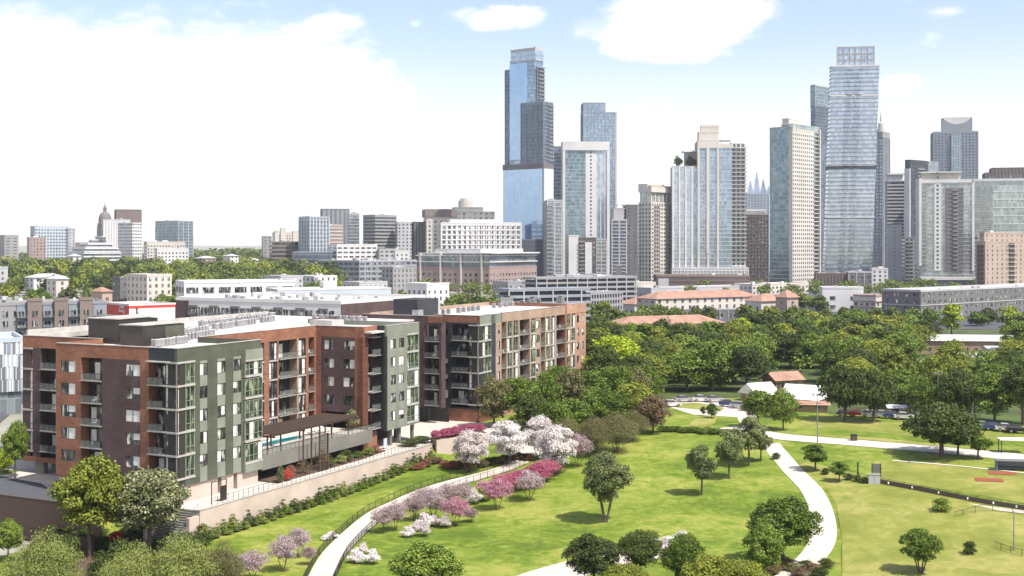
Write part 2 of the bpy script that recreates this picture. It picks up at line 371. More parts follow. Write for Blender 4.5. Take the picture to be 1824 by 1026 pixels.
# ------------------------------------------------------------------ the apartment building in front
RZ = math.atan2(UY, UX)
FL = [3.7, 6.98, 10.25, 13.52, 16.8]; FH = 3.27; TOPZ = 20.1; PAR = 22.0
def on_site(u, v, z=0): x, y = to_xy(u, v); return Vector((x, y, z))
apt = thing('apartment_building', 'long dark brick and sage green apartment block with balconies above the walkway', 'building', on_site(0,0), RZ)
W = {}; SEC = [0]
def wm(m):
    k = (SEC[0], m)
    if k not in W: W[k] = MB()
    return W[k]
class Face:
    def __init__(s, kind, off, zb=3.7, zt=TOPZ): s.k = kind; s.o = off; s.zb = zb; s.zt = zt
    def bx(s, mb, a0, a1, n0, n1, z0, z1):
        if s.k == 'R': mb.box(a0, a1, s.o-n1, s.o-n0, z0, z1)
        else: mb.box(s.o-n1, s.o-n0, a0, a1, z0, z1)
    def wall(s, a0, a1, m, z0=None, z1=None, n=0): s.bx(wm(m), min(a0,a1), max(a0,a1), -1.7, n, s.zb if z0 is None else z0, s.zt if z1 is None else z1)
    def pane_mesh(s, mb, a0, a1, z0, z1, n=-.16): s.bx(mb, a0, a1, n-.04, n, z0, z1)
    def window(s, a0, a1, z0, z1, lights=2, g='glass', blind=None):
        """one window: frame > pane (+ blind)"""
        a0, a1 = min(a0,a1), max(a0,a1); fr = MB(); t = .07
        s.bx(fr, a0, a1, -.2, -.06, z0, z0+t); s.bx(fr, a0, a1, -.2, -.06, z1-t, z1)
        for i in range(lights+1):
            c = a0+t/2+(a1-a0-t)*i/lights; s.bx(fr, c-t/2, c+t/2, -.2, -.07, z0+t, z1-t)
        w = fr.build('window', MT['bronze'], apt)
        p = MB(); s.bx(p, a0+.02, a1-.02, -.17, -.13, z0+.02, z1-.02); p.build('pane', MT[g], w)
        if blind:
            b = MB(); c = a0+(a1-a0)*blind[0]; d = a0+(a1-a0)*blind[1]; s.bx(b, c+.08, d-.06, -.128, -.118, z0+t+random.choice([0,0,.3,.7]), z1-t-.01); b.build('blind', MT['blind'], w)
    def winrow(s, a0, a1, wmat, c0, c1, strip=None, sill=.95, head=2.7, lights=2, floors=FL, g='glass', blinds=.5, fh=FH):
        """a column of windows between a0 and a1 in wall c0..c1"""
        c0, c1 = min(c0,c1), max(c0,c1); a0, a1 = min(a0,a1), max(a0,a1)
        s.wall(c0, a0, wmat, z0=s.zb); s.wall(a1, c1, wmat)
        sm = strip or wmat; prev = s.zb
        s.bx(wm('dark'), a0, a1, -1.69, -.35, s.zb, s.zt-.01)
        for f in floors:
            if f+sill > prev: s.bx(wm(sm), a0, a1, -.35, -.03 if strip else 0, prev, f+sill)
            bl = None
            if random.random() < blinds+.15: bl = random.choice([(0,.5),(.5,1),(0,1),(0,.5),(0,.62)])
            s.window(a0, a1, f+sill, f+head, lights, g, bl); prev = f+head
        if strip: s.bx(wm(sm), a0, a1, -.35, -.03, prev, prev+.45); prev += .45
        s.bx(wm(wmat), a0, a1, -.35, 0, prev, s.zt)
    def bay(s, a0, a1, lights=3, floors=FL, g='glassg', slab=True, fh=FH, fr_m=None, bottom=None, ztop=None):
        fr_m = fr_m or ('mull' if g == 'glassg' else 'bronze')
        a0, a1 = min(a0,a1), max(a0,a1)
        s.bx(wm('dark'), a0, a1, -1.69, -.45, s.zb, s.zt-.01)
        for i, f in enumerate(floors):
            z1 = f+fh-.28 if (i < len(floors)-1) else min(f+fh-.28, s.zt-.02)
            fr = MB(); t = .11
            for k in range(lights+1):
                c = a0+t/2+(a1-a0-t)*k/lights; s.bx(fr, c-t/2, c+t/2, -.24, -.02, f+.02, z1)
            s.bx(fr, a0+t, a1-t, -.24, -.04, z1-.1, z1); s.bx(fr, a0+t, a1-t, -.24, -.04, f+.02, f+.12); s.bx(fr, a0+t, a1-t, -.22, -.05, f+.95, f+1.02)
            w = fr.build('glazed_bay', MT[fr_m], apt)
            p = MB(); s.bx(p, a0+.02, a1-.02, -.16, -.12, f+.03, z1-.02); p.build('pane', MT[g], w)
            if random.random() < .6:
                b = MB(); k = random.randrange(lights); c = a0+(a1-a0)*k/lights; s.bx(b, c+.1, c+(a1-a0)/lights-.06, -.118, -.108, f+.15, z1-.12); b.build('curtain', MT['blind'], w)
            if slab: s.bx(wm('slab'), a0, a1, -.45, .1, f-.26, f+.01)
        if slab and ztop: s.bx(wm('slab'), a0, a1, -.45, .1, ztop-.26, ztop)
    def balc(s, a0, a1, floors=FL, out=.9, side='plum', door=.6, glassrail=True, fh=FH, top=None, solid_rail=None):
        a0, a1 = min(a0,a1), max(a0,a1); L = a1-a0
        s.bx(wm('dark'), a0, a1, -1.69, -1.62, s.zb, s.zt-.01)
        for f in floors:
            b = MB(); s.bx(b, a0+.01, a1-.01, -1.62, out, f-.14, f); o = b.build('balcony', MT['slabg'], apt)
            r = MB(); n = out-.06
            s.bx(r, a0+.05, a1-.05, n-.04, n, f+1.05, f+1.1); s.bx(r, a0+.05, a1-.05, n-.03, n-.01, f+.08, f+.11)
            k = max(2, int(L/.9))
            for i in range(k+1):
                c = a0+.07+(L-.14)*i/k; s.bx(r, c-.02, c+.02, n-.04, n, f, f+1.05)
            if out > .3:
                for c in (a0+.07, a1-.07): s.bx(r, c-.02, c+.02, -.02, n-.04, f+1.05, f+1.1)
            r.build('railing', MT['metal'], o)
            g = MB(); s.bx(g, a0+.09, a1-.09, n-.03, n-.015, f+.12, f+1.04); g.build('railing_panel', MT['rail_glass'] if not solid_rail else MT[solid_rail], o)
            d = MB(); x0 = a0+L*(.12 if random.random() < .5 else .3); s.bx(d, x0, x0+L*door, -1.6, -1.55, f+.02, f+2.5); d.build('balcony_door', MT['glass'], o)
            if random.random() < .6:       # blind behind part of the door glass
                q = MB(); s.bx(q, x0+L*door*.5, x0+L*door*.95, -1.545, -1.535, f+.05, f+2.4); q.build('curtain', MT['blind'], o)
            e = MB(); 
            for k in range(3): s.bx(e, x0+L*door*k/2-.04, x0+L*door*k/2+.04, -1.56, -1.5, f+.02, f+2.5)
            e.build('door_frame', MT['bronze'], o)
            if random.random() < .5:       # chair standing on the balcony
                ch = MB(); c = a0+L*random.uniform(.3,.7); s.bx(ch, c-.28, c+.28, -.5, .05, f+.38, f+.46); s.bx(ch, c-.28, c+.28, -.56, -.5, f+.38, f+.95)
                for dx in (-.25,.25):
                    for dn in (-.48,.02): s.bx(ch, c+dx-.025, c+dx+.025, dn-.025, dn+.025, f, f+.38)
                u = s.o; 
                tagged(ch.build('balcony_chair', random.choice([MT['white'], MT['bronze'], MT['wood']]), None), 'small patio chair on a balcony of the front apartment block', 'chair', 'chairs on the apartment balconies').matrix_world = apt.matrix_world
bpy.context.view_layer.update()
class Core:
    def box(s, *b): MB().box(*b).build('inner_wall', MT['plum'], apt)
core = Core()
def par(u0,u1,v0,v1,m,z0=TOPZ,z1=PAR): wm(m).box(u0,u1,v0,v1,z0,z1)
# ---- wing 1: corner block (0..18.8 , 0..23.2)
x_ = lambda px: Uat(px, 0)
SEC[0] = 1
f = Face('R', 0, zb=2.5)
f.bay(0, 3.7, 4, g='glassg', ztop=TOPZ)
f.bx(wm('green'), 0, 3.7, -.5, -.02, 2.5, FL[0]-.26)
f.winrow(4.8, 6.4, 'green', 3.7, 7.6, strip='greenl'); f.winrow(8.6, 10.4, 'green', 7.6, 11.4, strip='greenl'); f.winrow(12.2, 14.0, 'green', 11.4, 14.6, strip='greenl')
f.bx(wm('greenl'), 14.6, 18.8, -.5, .35, 2.2, FL[0]-.26); 
SEC[0] = 2
f2 = Face('R', -.3, zb=FL[0]-.26, zt=TOPZ-.9); f2.bay(14.6, 18.8, 4, g='glassg', floors=FL, fh=3.1, ztop=TOPZ-.9)
f2.bx(wm('greenl'), 14.6, 18.8, -2, .1, TOPZ-.9, TOPZ+.6)
SEC[0] = 3
g = Face('L', 0, zb=2.6)
g.bay(0.01, 2.2, 2, g='glass', ztop=TOPZ)
g.balc(2.2, 5.2, out=.5, door=.75); 
g.bx(wm('slab'), 1.2, 5.2, 0, .72, TOPZ-.1, TOPZ+.06)

g.wall(5.2, 6.8, 'brick', z1=PAR)
g.winrow(6.85, 9.6, 'plum', 6.8, 14.1, blinds=.9)
g.balc(14.1, 18.2, out=.3, door=.6)
g.winrow(19.3, 22.2, 'brick', 18.2, 23.2, blinds=.8)
par(0, 18.8, 0, .45, 'green'); par(0, .45, .45, 5.2, 'char'); par(0, .45, 6.8, 23.2, 'brick'); par(.45, 9, 22.8, 23.2, 'brick'); par(18.4, 18.8, .45, 12, 'green')
g.bx(wm('brickdk'), 5.2, 23.2, -1.7, .02, 2.3, 2.6)
core.box(1.7, 18.79, 1.7, 23.19, 2.5, 20.9)
# base of wing 1
cb = MB(); cb.box(.25, 9.0, .3, 22.9, -.1, 2.5); cb.box(9.9, 12.6, .3, 6, -.1, 2.5); cb.box(13.5, 18.4, .3, 12, -.1, 2.5); cb.box(9.0, 13.5, 1.4, 12, -.1, 2.49)
base1 = cb.build('base_wall', MT['conc'], apt)
db = MB(); db.box(9.1, 9.8, 1.2, 1.38, .05, 2.4); db.box(12.7, 13.4, 1.2, 1.38, .05, 2.4); db.build('service_door', MT['dark'], apt)
# ---- left block (9..30 , 23.2..40)
SEC[0] = 4
g = Face('L', 9, zb=2.7)
g.bay(Vat(58.5,9), 40, 2, g='glass', ztop=TOPZ)
g.wall(Vat(58.5,9), Vat(72,9), 'plum'); g.balc(Vat(99.5,9)-1, Vat(72,9), out=.3, door=.5); g.wall(23.2, Vat(99.5,9)-1, 'plum')
g.bx(wm('brick'), 23.2, 40.02, -1.7, .04, 1.9, 2.7); par(9, 9.45, 23.2, 40, 'brick'); par(9.45, 30, 39.6, 40, 'slab')
wm('plum').box(9.02, 30, 38.3, 40, 2.7, TOPZ)
core.box(10.7, 30, 23.19, 38.3, 2.7, 20.9)
cc = MB()
for (a, b) in ((9.3, 24.5), (9.3, 30), (9.3, 35.6)): cc.box(a, a+.8, b, b+1.9 if b > 35 else b+.8, -.1, 1.9)
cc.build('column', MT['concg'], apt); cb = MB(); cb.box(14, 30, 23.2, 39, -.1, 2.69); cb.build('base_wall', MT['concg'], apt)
# ---- courtyard wall (v = 12)
SEC[0] = 5
f = Face('R', 12, zb=3.9); q = lambda px: Uat(px, 12)
f.bay(18.8, q(470.2), 6, g='glass', floors=FL, ztop=None)
f.wall(q(470.2), q(479.1), 'brick', z1=PAR, n=.05); f.bay(q(479.1), q(493.6), 3, g='glass', floors=FL); f.wall(q(493.6), q(496), 'brick', n=.05)
f.balc(q(496), q(528.7), out=.3, door=.5); f.wall(q(528.7), q(531.5), 'tan', n=.05); f.bay(q(531.5), q(544.3), 2, g='glass', floors=FL); f.wall(q(544.3), q(549.3), 'brick', n=.05)
f.balc(q(549.3), q(560), out=.2, door=.7); f.wall(q(560), 50.2, 'brick')
par(18.8, 50.2, 12, 12.45, 'brick', z0=20.0); f.bx(wm('brick'), 18.8, 50.2, -1.7, .04, 20.0, 20.15)
core.box(18.8, 85.5, 13.7, 50, 0, 20.9)
par(18.8, 85.5, 49.6, 50, 'slab')
# ---- wing 2 (50.2..66.3 , 0..14)
SEC[0] = 6
g = Face('L', 50.2, zb=6.7)
lf = FL[1:]
g.wall(2.0, 3.3, 'brick', z0=0, n=.05); g.winrow(3.45, 6.2, 'plum', 3.3, 7.1, floors=lf); g.winrow(8.1, 10.3, 'plum', 7.1, 11.0, floors=lf); g.wall(11.0, 12.0, 'brick', z0=3.8, n=.05)
g.bx(wm('plum'), 3.3, 11, -5, -4.5, 3.7, 6.7); par(50.2, 50.65, 2.0, 12, 'brick')
SEC[0] = 7
f = Face('R', 2.0, zb=0); f.wall(50.15, 51.9, 'brick', z1=PAR); 
f.zb = 3.0; f.balc(51.9, 54.9, floors=[3.7]+FL[1:], out=.9, door=.7)
f.bx(wm('brick'), 51.9, 54.9, -1.7, 0, 0, 3.0); par(51.9, 54.9, 2.0, 2.45, 'brick', z0=TOPZ); f.bx(wm('slab'), 52, 54.9, 0, .9, TOPZ-.15, TOPZ)
wm('char').box(54.9, 55.2, .0, 2.0, 3.1, TOPZ)
SEC[0] = 8
f = Face('R', 0, zb=3.1)
f.wall(54.9, 55.6, 'greenm'); f.winrow(56.3, 58.1, 'greenm', 55.6, 58.7, strip='greenl'); f.winrow(59.2, 61.0, 'greenm', 58.7, 62.0, strip='greenl'); f.bay(62.0, 66.2, 3, g='glassg', ztop=TOPZ); f.bx(wm('greenm'), 62, 66.3, -1, 0, 3.1, 3.44)
wm('greenm').box(66.2, 66.4, 0, 14, 3.1, TOPZ)
par(54.9, 66.4, 0, .45, 'greenm'); par(66.0, 66.4, .45, 25, 'greenm'); par(54.9, 55.35, .45, 2, 'char')
core.box(51.9, 66.2, 3.7, 13.7, 6.9, 20.9); core.box(55.2, 66.2, 1.7, 13.7, 3.1, 20.9); core.box(54.8, 66.3, 6.5, 13.7, 0, 6.9)
cc = MB()
for (a, b) in ((57.5, .8), (60.6, .8), (65.3, .8), (57.5, 4.4), (65.3,4.4)): cc.box(a, a+.55, b, b+.55, -.1, 3.1)
cc.build('column', MT['concg'], apt)
# ---- plaza recess: dark wall at u=85.5 , v 6..25 ; wall at v=25
SEC[0] = 9
g = Face('L', 85.5, zb=3.2); qv = lambda px: Vat(px, 85.5)
g.wall(6.0, 6.6, 'plum', z1=20.6); g.balc(6.6, 10.0, out=.25, door=.5); g.winrow(11.3, 13.2, 'plum', 10.0, 15.5); g.winrow(17, 19.4, 'plum', 15.5, 25)
par(85.5, 85.95, 6, 25, 'plum'); g.bx(wm('brick'), 6, 9.2, -.45, .06, 20.6, PAR)
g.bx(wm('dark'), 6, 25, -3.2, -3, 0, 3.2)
SEC[0] = 10
f = Face('R', 25, zb=0); f.wall(66.2, 85.5, 'plum'); par(66.4, 85.5, 25, 25.45, 'plum')
# ---- block 3 (90.5..147 , 0..27)
SEC[0] = 11
g = Face('L', 90.5, zb=2.9)
g.bay(.01, 2.4, 2, g='glass', ztop=TOPZ); g.balc(2.4, 6.4, out=.35, door=.7); g.winrow(7.3, 10.0, 'char', 6.4, 10.6, blinds=.7)
g.wall(10.6, 12.3, 'char')

par(90.5, 90.95, 0, 10.6, 'brick', z0=20.5); g.bx(wm('char'), 0, 10.6, -.45, -.01, TOPZ, 20.5)
wm('char').box(87, 90.52, 10.6, 12.2, 0, 20.6); g.bx(wm('brick'), .4, 10.6, -1.7, -.05, 0, 2.6); g.bx(wm('char'), 0, 10.6, -1.7, .02, 2.6, 2.9)
SEC[0] = 12
f = Face('R', 0, zb=2.9); q = lambda px: Uat(px, 0)
zc = [z for z in FL]
def cc3(px): return Uat(px, 0)
par(90.5, cc3(893), 0, .45, 'greenl', z0=20.1, z1=PAR); 
f.bay(90.5, cc3(875), 4, g='glassg', ztop=TOPZ); f.wall(cc3(875), cc3(883), 'char', z1=PAR); f.winrow(cc3(887), cc3(890.6), 'tan', cc3(883), cc3(893.5), lights=1)
f.balc(cc3(893.5), cc3(901.5), out=.1, door=.6)
segs = [('b',903.5,912),('b',914,923),('B',925,943),('b',945.5,954),('w',955,961.5),('B',963,970.5),('b',972.5,979.5),('b',981.5,988),('B',990.5,1006),('p',1006,1009.5),('b',1009.5,1015.5),('b',1017.5,1024.5),('w',1027.5,1031.5),('w',1036.5,1040),]
prev = 901.5
for k, a, b in segs:
    mt = 'tan' if a < 1006 else 'brickl'
    if k != 'w' and a > prev: f.wall(cc3(prev), cc3(a), mt, n=.08)
    if k == 'b': f.bay(cc3(a), cc3(b), 2, g='glassg', slab=True)
    elif k == 'B': f.balc(cc3(a), cc3(b), out=.15, door=.6)
    elif k == 'w': f.winrow(cc3(a), cc3(b), mt, cc3(prev), cc3(b+.6), lights=1); b += .6
    elif k == 'p': f.wall(cc3(a), cc3(b), 'brick', z1=PAR+.5, n=.1)
    prev = b
f.wall(cc3(prev), 147.0, 'brickl')
par(cc3(893.5), cc3(1006), -.09, .45, 'tan', z0=20.1, z1=PAR+.1); par(cc3(1009.5), 147, -.1, .45, 'brickl', z0=20.1, z1=PAR+.4)
par(90.95, 147, 26.6, 27, 'tan'); par(146.6, 147, .45, 26.6, 'brick')
wm('brick').box(146.9, 147.0, 0, 27, 0, TOPZ)
f.bx(wm('brickl'), cc3(883), 147, -1.7, 0, 0, 2.9); f.bx(wm('brickdk'), 90.6, cc3(883), -1.7, -.02, 0, 2.9)
core.box(92.2, 146.9, 1.7, 27, 0, 20.9); core.box(88.7, 92.2, 12.2, 25, 0, 20.9); core.box(85.9,92.2,25,27,0,20.9)
SEC[0] = 13
f = Face('R', 1.5, zb=2.9); f.bay(147.1, 150, 2, g='glassg'); wm('greenl').box(147.1, 150, 1.5, 10, TOPZ, 21); core.box(147, 150, 2, 10, 0, 20.1)
for (_, m), mb in W.items(): mb.build('wall' if m not in ('slab','dark') else ('floor_slab' if m == 'slab' else 'inner_wall'), MT[m], apt)
for b in ((.45,18.4,.45,22.8),(9.45,30,22.8,39.6),(18.4,85.5,12.45,49.6),(50.65,66.0,.45,12.45),(90.95,146.6,.45,26.6),(85.95,90.95,12.2,26.6)): MB().box(*b, 20.85, 21.15).build('roof', MT['roofw'], apt)
# roof upstands and penthouses
pp = MB()
pp.box(8.4, 13.4, 14.2, 18.6, 21.15, 24.3); pp.build('penthouse', MT['bronze'], apt); pp = MB(); pp.box(10.2, 17.5, 21.0, 27.0, 21.15, 25.0)
pp.build('penthouse', MT['bronze'], apt)
p2 = MB(); p2.box(13.4, 17.8, 14.25, 18.55, 21.15, 24.2); p2.build('penthouse', MT['green'], apt); p2 = MB(); p2.box(17.5, 19.5, 21.3, 26.7, 21.15, 24.8); p2.build('penthouse', MT['green'], apt)
pc = MB(); pc.box(8.25, 17.95, 14.05, 18.75, 24.3, 24.45); pc.box(10.05, 19.6, 20.85, 27.15, 25.0, 25.15); pc.build('penthouse_coping', MT['slab'], apt)
p3 = MB(); p3.box(93.5, 102.5, 16.5, 22.5, 21.15, 24.9); p3.build('penthouse', MT['char'], apt)
p3 = MB(); p3.box(102.5, 103.5, 16.7, 22.3, 21.15, 24.6); p3.box(58, 62, 14, 19, 21.15, 22.4); p3.build('penthouse', MT['slab'], apt)
# parapet copings (pale metal cap)
cp = MB()
for (a,b,c,d) in ((-.06,18.86,-.06,.5),(-.06,.5,.5,23.2),(8.95,9.5,23.2,40.05),(18.8,50.1,11.94,12.5),(50.14,50.7,2.0,11.9),(54.85,66.45,-.06,.5),(85.45,86,6,25),(90.45,91,0.5,10.6),(90.45,cc3(893),-.05,.5)): cp.box(a,b,c,d,PAR,PAR+.07)
cp.box(cc3(893.5), cc3(1006), -.15, .5, PAR+.1, PAR+.17); cp.box(cc3(1009.5), 147.05, -.16, .5, PAR+.4, PAR+.47)
cp.build('coping', MT['slab'], apt)

# ---- pool deck between the wings
deck = thing('pool_deck', 'raised grey concrete pool deck bridging the two wings of the front block', 'deck', on_site(18.9, 0), RZ)
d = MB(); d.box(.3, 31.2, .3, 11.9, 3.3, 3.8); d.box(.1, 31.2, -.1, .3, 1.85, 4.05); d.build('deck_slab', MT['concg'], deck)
d = MB(); d.box(.3, 31.2, .5, 11.8, 3.8, 3.83); d.build('deck_paving', MT['pave'], deck)
d = MB()
for i in range(27): d.box(.4+i*1.18, .44+i*1.18, .05, .09, 4.05, 4.95)
d.box(.3, 31.2, .04, .1, 4.95, 5.0); d.build('railing', MT['metal'], deck)
d = MB(); d.box(.4, 31.1, .06, .075, 4.12, 4.9); d.build('railing_panel', MT['rail_glass'], deck)
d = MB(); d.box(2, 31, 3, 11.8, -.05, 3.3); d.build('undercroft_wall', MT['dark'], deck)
pool = thing('swimming_pool', 'turquoise swimming pool on the raised deck beside the pergola', 'pool', on_site(25, 5.6, 3.83), RZ)
d = MB(); d.prism([(0,0),(13.5,0),(13.5,2.4),(10,3.2),(0,3.2)], .02, .06); d.build('water', MT['pool'], pool)
d = MB(); d.box(-.35,13.85,-.35,0,0,.14); d.box(-.35,13.85,3.2,3.55,0,.14); d.box(-.35,0,0,3.2,0,.14); d.box(13.5,13.85,0,3.2,0,.14); d.build('pool_edge', MT['white'], pool)
perg = thing('pergola', 'dark slatted timber pergola on thin posts over the pool deck', 'pergola', on_site(20.3, -1.2, 0), RZ)
d = MB()
for i in range(56): d.box(i*.42, i*.42+.2, -.2, 7.0, 7.25, 7.36)
d.build('slat_roof', MT['wood'], perg)
d = MB()
for v in (0, 3.2, 6.4): d.box(-.4, 23.8, v, v+.22, 6.95, 7.25)
for u in (0, 7.8, 15.6, 23.1): d.box(u, u+.22, -.2, 6.8, 6.72, 6.95)
d.build('beam', MT['wood'], perg)
for (u, v, z) in ((7.8,0,0),(10,0,0),(12.3,0,0),(10.0,-1.6,0),(12.3,-1.6,0),(0.6,1.6,3.8),(4,1.6,3.8),(23,1.6,3.8),(18,1.6,3.8),(23,6.4,3.8),(15.6,6.4,3.8),(7.8,6.4,3.8)):
    d = MB(); d.box(u, u+.2, v, v+.2, z, 6.95 if v >= 0 else 6.0); d.build('post', MT['wood'], perg)
d = MB()
for z in np.arange(.4, 6, .45): d.box(10, 12.5, -1.55, -1.5, z, z+.05)
for u in np.arange(10.2, 12.5, .3): d.box(u, u+.04, -1.6, -1.55, 0, 6)
d.build('trellis', MT['wood'], perg)
def lounger(u, v, first=[None]):
    if first[0]:
        return dup(first[0], loc=on_site(u, v, 3.83))
    t = thing('sun_lounger', 'white sun lounger lined up beside the turquoise pool', 'sun lounger', on_site(u, v, 3.83), RZ, 'sun loungers beside the pool')
    d = MB(); d.box(0,.65,0,1.3,.28,.36); d.build('seat', MT['white'], t)
    d = MB(); d.quad((0,1.3,.3),(.65,1.3,.3),(.65,1.9,.75),(0,1.9,.75)); d.quad((0,1.3,.36),(0,1.9,.81),(.65,1.9,.81),(.65,1.3,.36)); d.quad((0,1.3,.3),(0,1.9,.75),(0,1.9,.81),(0,1.3,.36)); d.quad((.65,1.3,.3),(.65,1.3,.36),(.65,1.9,.81),(.65,1.9,.75)); d.quad((0,1.9,.75),(.65,1.9,.75),(.65,1.9,.81),(0,1.9,.81)); d.build('backrest', MT['white'], t)
    for x in (.03,.57):
        for y in (.05,1.2): d = MB(); d.box(x,x+.05,y,y+.05,0,.28); d.build('leg', MT['metal'], t)
    first[0] = t
for i in range(6): lounger(24.5+i*1.6, 9.4)
for i in range(4): lounger(41+i*1.5, 6)

# ---- plaza, walkway, retaining wall
pz = MB()
pz.prism([(-8,8),(-8,50),(60,50),(60,-4.7),(-1,-4.7),(-1,8)], -.04, 0.0); pz.prism([(60,-4.7),(60,50),(91,50),(91,-8),(80,-9)], -.04, 0.0)
o = pz.build('plaza', MT['pave']); struct(o); o.matrix_world = apt.matrix_world
rw = thing('retaining_wall', 'pale concrete retaining wall with black railing running below the walkway', 'wall', on_site(0, -5), RZ)
d = MB(); d.box(-1.5, 62, -.35, .3, -4.8, .12); d.build('wall', MT['conc'], rw)
d = MB(); d.box(-1.6, 62, -.42, .36, .12, .2); d.build('coping', MT['slab'], rw)
for i in range(54):
    d = MB(); d.box(.2+i*1.15, .24+i*1.15, -.05, 0, .2, 1.25); d.build('post', MT['metal'], rw) if i else None
d = MB(); d.box(1.3, 61.5, -.05, 0, 1.25, 1.3); d.box(1.3, 61.5, -.04, -.01, .75, .78); d.build('rail', MT['metal'], rw)
st = thing('steps', 'short flight of brown concrete steps at the lower end of the walkway', 'steps', on_site(-1.0, -4.7), RZ)
d = MB()
for i in range(16): d.box(-.33*(i+1), -.33*i, 0, 4.6, -4.6, -.05-i*.25)
d.build('flight', MT['concg'], st)
d = MB(); d.box(-5.4, 0, -.5, 0, -4.8, -3.0); d.box(-2.5, 0, -.5, 0, -3.0, -.6); d.box(-5.4, -.0, 4.6, 5.0, -4.8, .1); d.build('cheek_wall', MT['conc'], st)
d = MB(); d.tube((0,.1,1),(-5,.1,-2.9),.03); d.tube((0,.1,0),(0,.1,1),.03); d.tube((-5,.1,-3.9),(-5,.1,-2.9),.03); d.build('handrail', MT['metal'], st)
gt = thing('gate_frame', 'black steel gate frame at the top of the brown steps', 'gate', on_site(3.0, -3.6), RZ)
d = MB(); 
for x in (0, 3.2): d.box(x, x+.1, 0, .1, 0, 3.0)
d.box(0, 3.3, 0, .1, 3.0, 3.1); d.build('frame', MT['metal'], gt); d = MB(); d.box(1.9, 3.15, .03, .06, .1, 2.2); d.build('panel', MT['metal'], gt)
pl = thing('planter_wall', 'pale curved planter wall filled with magenta shrubs beside the plaza', 'planter', on_site(62, -6.3), RZ)
d = MB(); d.prism([(0,0),(12,-4.5),(14,-1.5),(3,3.0)], -3.6, .9); d.build('wall', MT['conc'], pl); d = MB(); d.prism([(.3,.1),(11.9,-4.1),(13.4,-1.5),(3,2.6)], .9, 1.0); d.build('soil', MT['soil'], pl)
# planted bed under the deck
bed = MB(); bed.prism([(19.5,-2.6),(19.5,2),(52,2),(52,-1.6),(44,-2.4)], 0, .22); o = bed.build('planting_bed', MT['soil']); struct(o); o.matrix_world = apt.matrix_world
site_sheet0 = MB(); q_ = [AT(*p_, -4.1) for p_ in ((60,962),(150,955),(240,955),(322,962),(345,972),(430,1010),(420,1090),(60,1090),(20,1010))]; site_sheet0.quad(*[(p_.x,p_.y,-4.03) for p_ in q_]); struct(site_sheet0.build('mulch_bed', MT['soil']))  # mulch ground, its dark tone also painting the shade under the trees
# left street side: road sheet, kerb, timber fence
def site_sheet(name, pts, m, z0, z1): 
    b = MB(); b.prism(pts, z0, z1); o = b.build(name, m); struct(o); o.matrix_world = apt.matrix_world; return o
site_sheet('road', [(-8,9),(-8,60),(1,60),(5.0,40),(3.5,30),(-1,22),(-2,9)], MT['asphalt'], 0, .012)
site_sheet('lawn', [(1.8,60),(5.8,41),(9,41),(9,60)], MT['grass'], 0, .14)
fn = thing('timber_fence', 'tall dark brown board fence below the curved road at the left edge', 'fence', on_site(-8.2, 6), RZ)
for k in range(60):
    pass
d = MB()
for i in range(150): d.box(-.06, .0+.02*(i%2), i*.3, i*.3+.28, -4.4, .75)
d.build('boards', MT['wood'], fn); d = MB(); d.box(-.1,.1,0,45,.75,.83); d.build('cap_rail', MT['wood'], fn)
f2 = thing('board_fence', 'lower dark grey board fence stepping down among the trees at bottom left', 'fence', GD(150, 168), 0)
a = GD(40,170); b = GD(168,161)
d = MB(); n = 60; f2.location = a; dd = (b-a)/n
for i in range(n):
    p = dd*i; qd = dd*(i+.93); d.prism([(p.x,p.y-.03),(qd.x,qd.y-.03),(qd.x,qd.y+.03),(p.x,p.y+.03)], -.3, 2.3)
d.build('boards', MT['wood'], f2)
# ---- air conditioners on the roof
acp = thing('air_conditioner', 'x', 'air conditioner', (0,0,0), RZ, 'air conditioners on the front block roof')
d = MB(); d.box(-.55,.55,-.55,.55,.12,1.25); d.box(-.5,-.4,-.5,.5,0,.12); d.box(.4,.5,-.5,.5,0,.12); d.build('casing', MT['casing'], acp)  # grey sides under a white top paint shade and sun into the unit
d = MB(); d.box(-.57,.57,-.57,.57,1.2,1.27); d.build('lit_top_plate', MT['white'], acp)
d = MB(); d.lathe(0,0,[(.44,1.25),(.44,1.31),(.36,1.33),(.1,1.29)],12); d.build('fan', MT['metal'], acp)
d = MB(); 
for i in range(9): d.box(-.45,.45,-.565,-.55,.25+i*.1,.3+i*.1); d.box(-.565,-.55,-.45,.45,.25+i*.1,.3+i*.1)
d.build('grille', MT['steel'], acp)
rows = [(360,583,486,566,24,'white air conditioner in the rearmost long row on the front block roof'),(366,590,486,572,24,'white air conditioner in the second long row from the rear on the front roof'),
        (302,603,365,591,12,'white air conditioner in the row beside the dark penthouses'),(278,618,330,611,11,'white air conditioner in the row behind the sage green parapet'),(315,609,378,598,11,'white air conditioner in the short row before the brick parapet'),
        (410,576,440,571,6,'white air conditioner in the middle of the front block roof'),(560,569,650,574,9,'white air conditioner on the roof of the second wing'),(790,560,852,553,8,'white air conditioner in the row behind the charcoal corner roof'),(880,549,960,540,9,'white air conditioner on the roof above the tan brick facade')]
first = True
for (xa, ya, xb, yb, n, lab) in rows:
    a = AT(xa, ya, 21.15); b = AT(xb, yb, 21.15)
    for i in range(n):
        p = a.lerp(b, i/(n-1)); p.x += random.uniform(-.03,.03); p.y += random.uniform(-.04,.04)
        if random.random() < .08: continue
        if first: acp.location = p; acp['label'] = lab; first = False
        else: dup(acp, loc=p, label=lab, s=random.choice([(.45,.8,.9),(.45,.8,.9),(.45,.8,.9),(.9,.8,.95)]))
rt = thing('roof_unit', 'large grey rooftop unit on the tan brick roof beside its parapet', 'roof unit', AT(905,545,21.15), RZ)
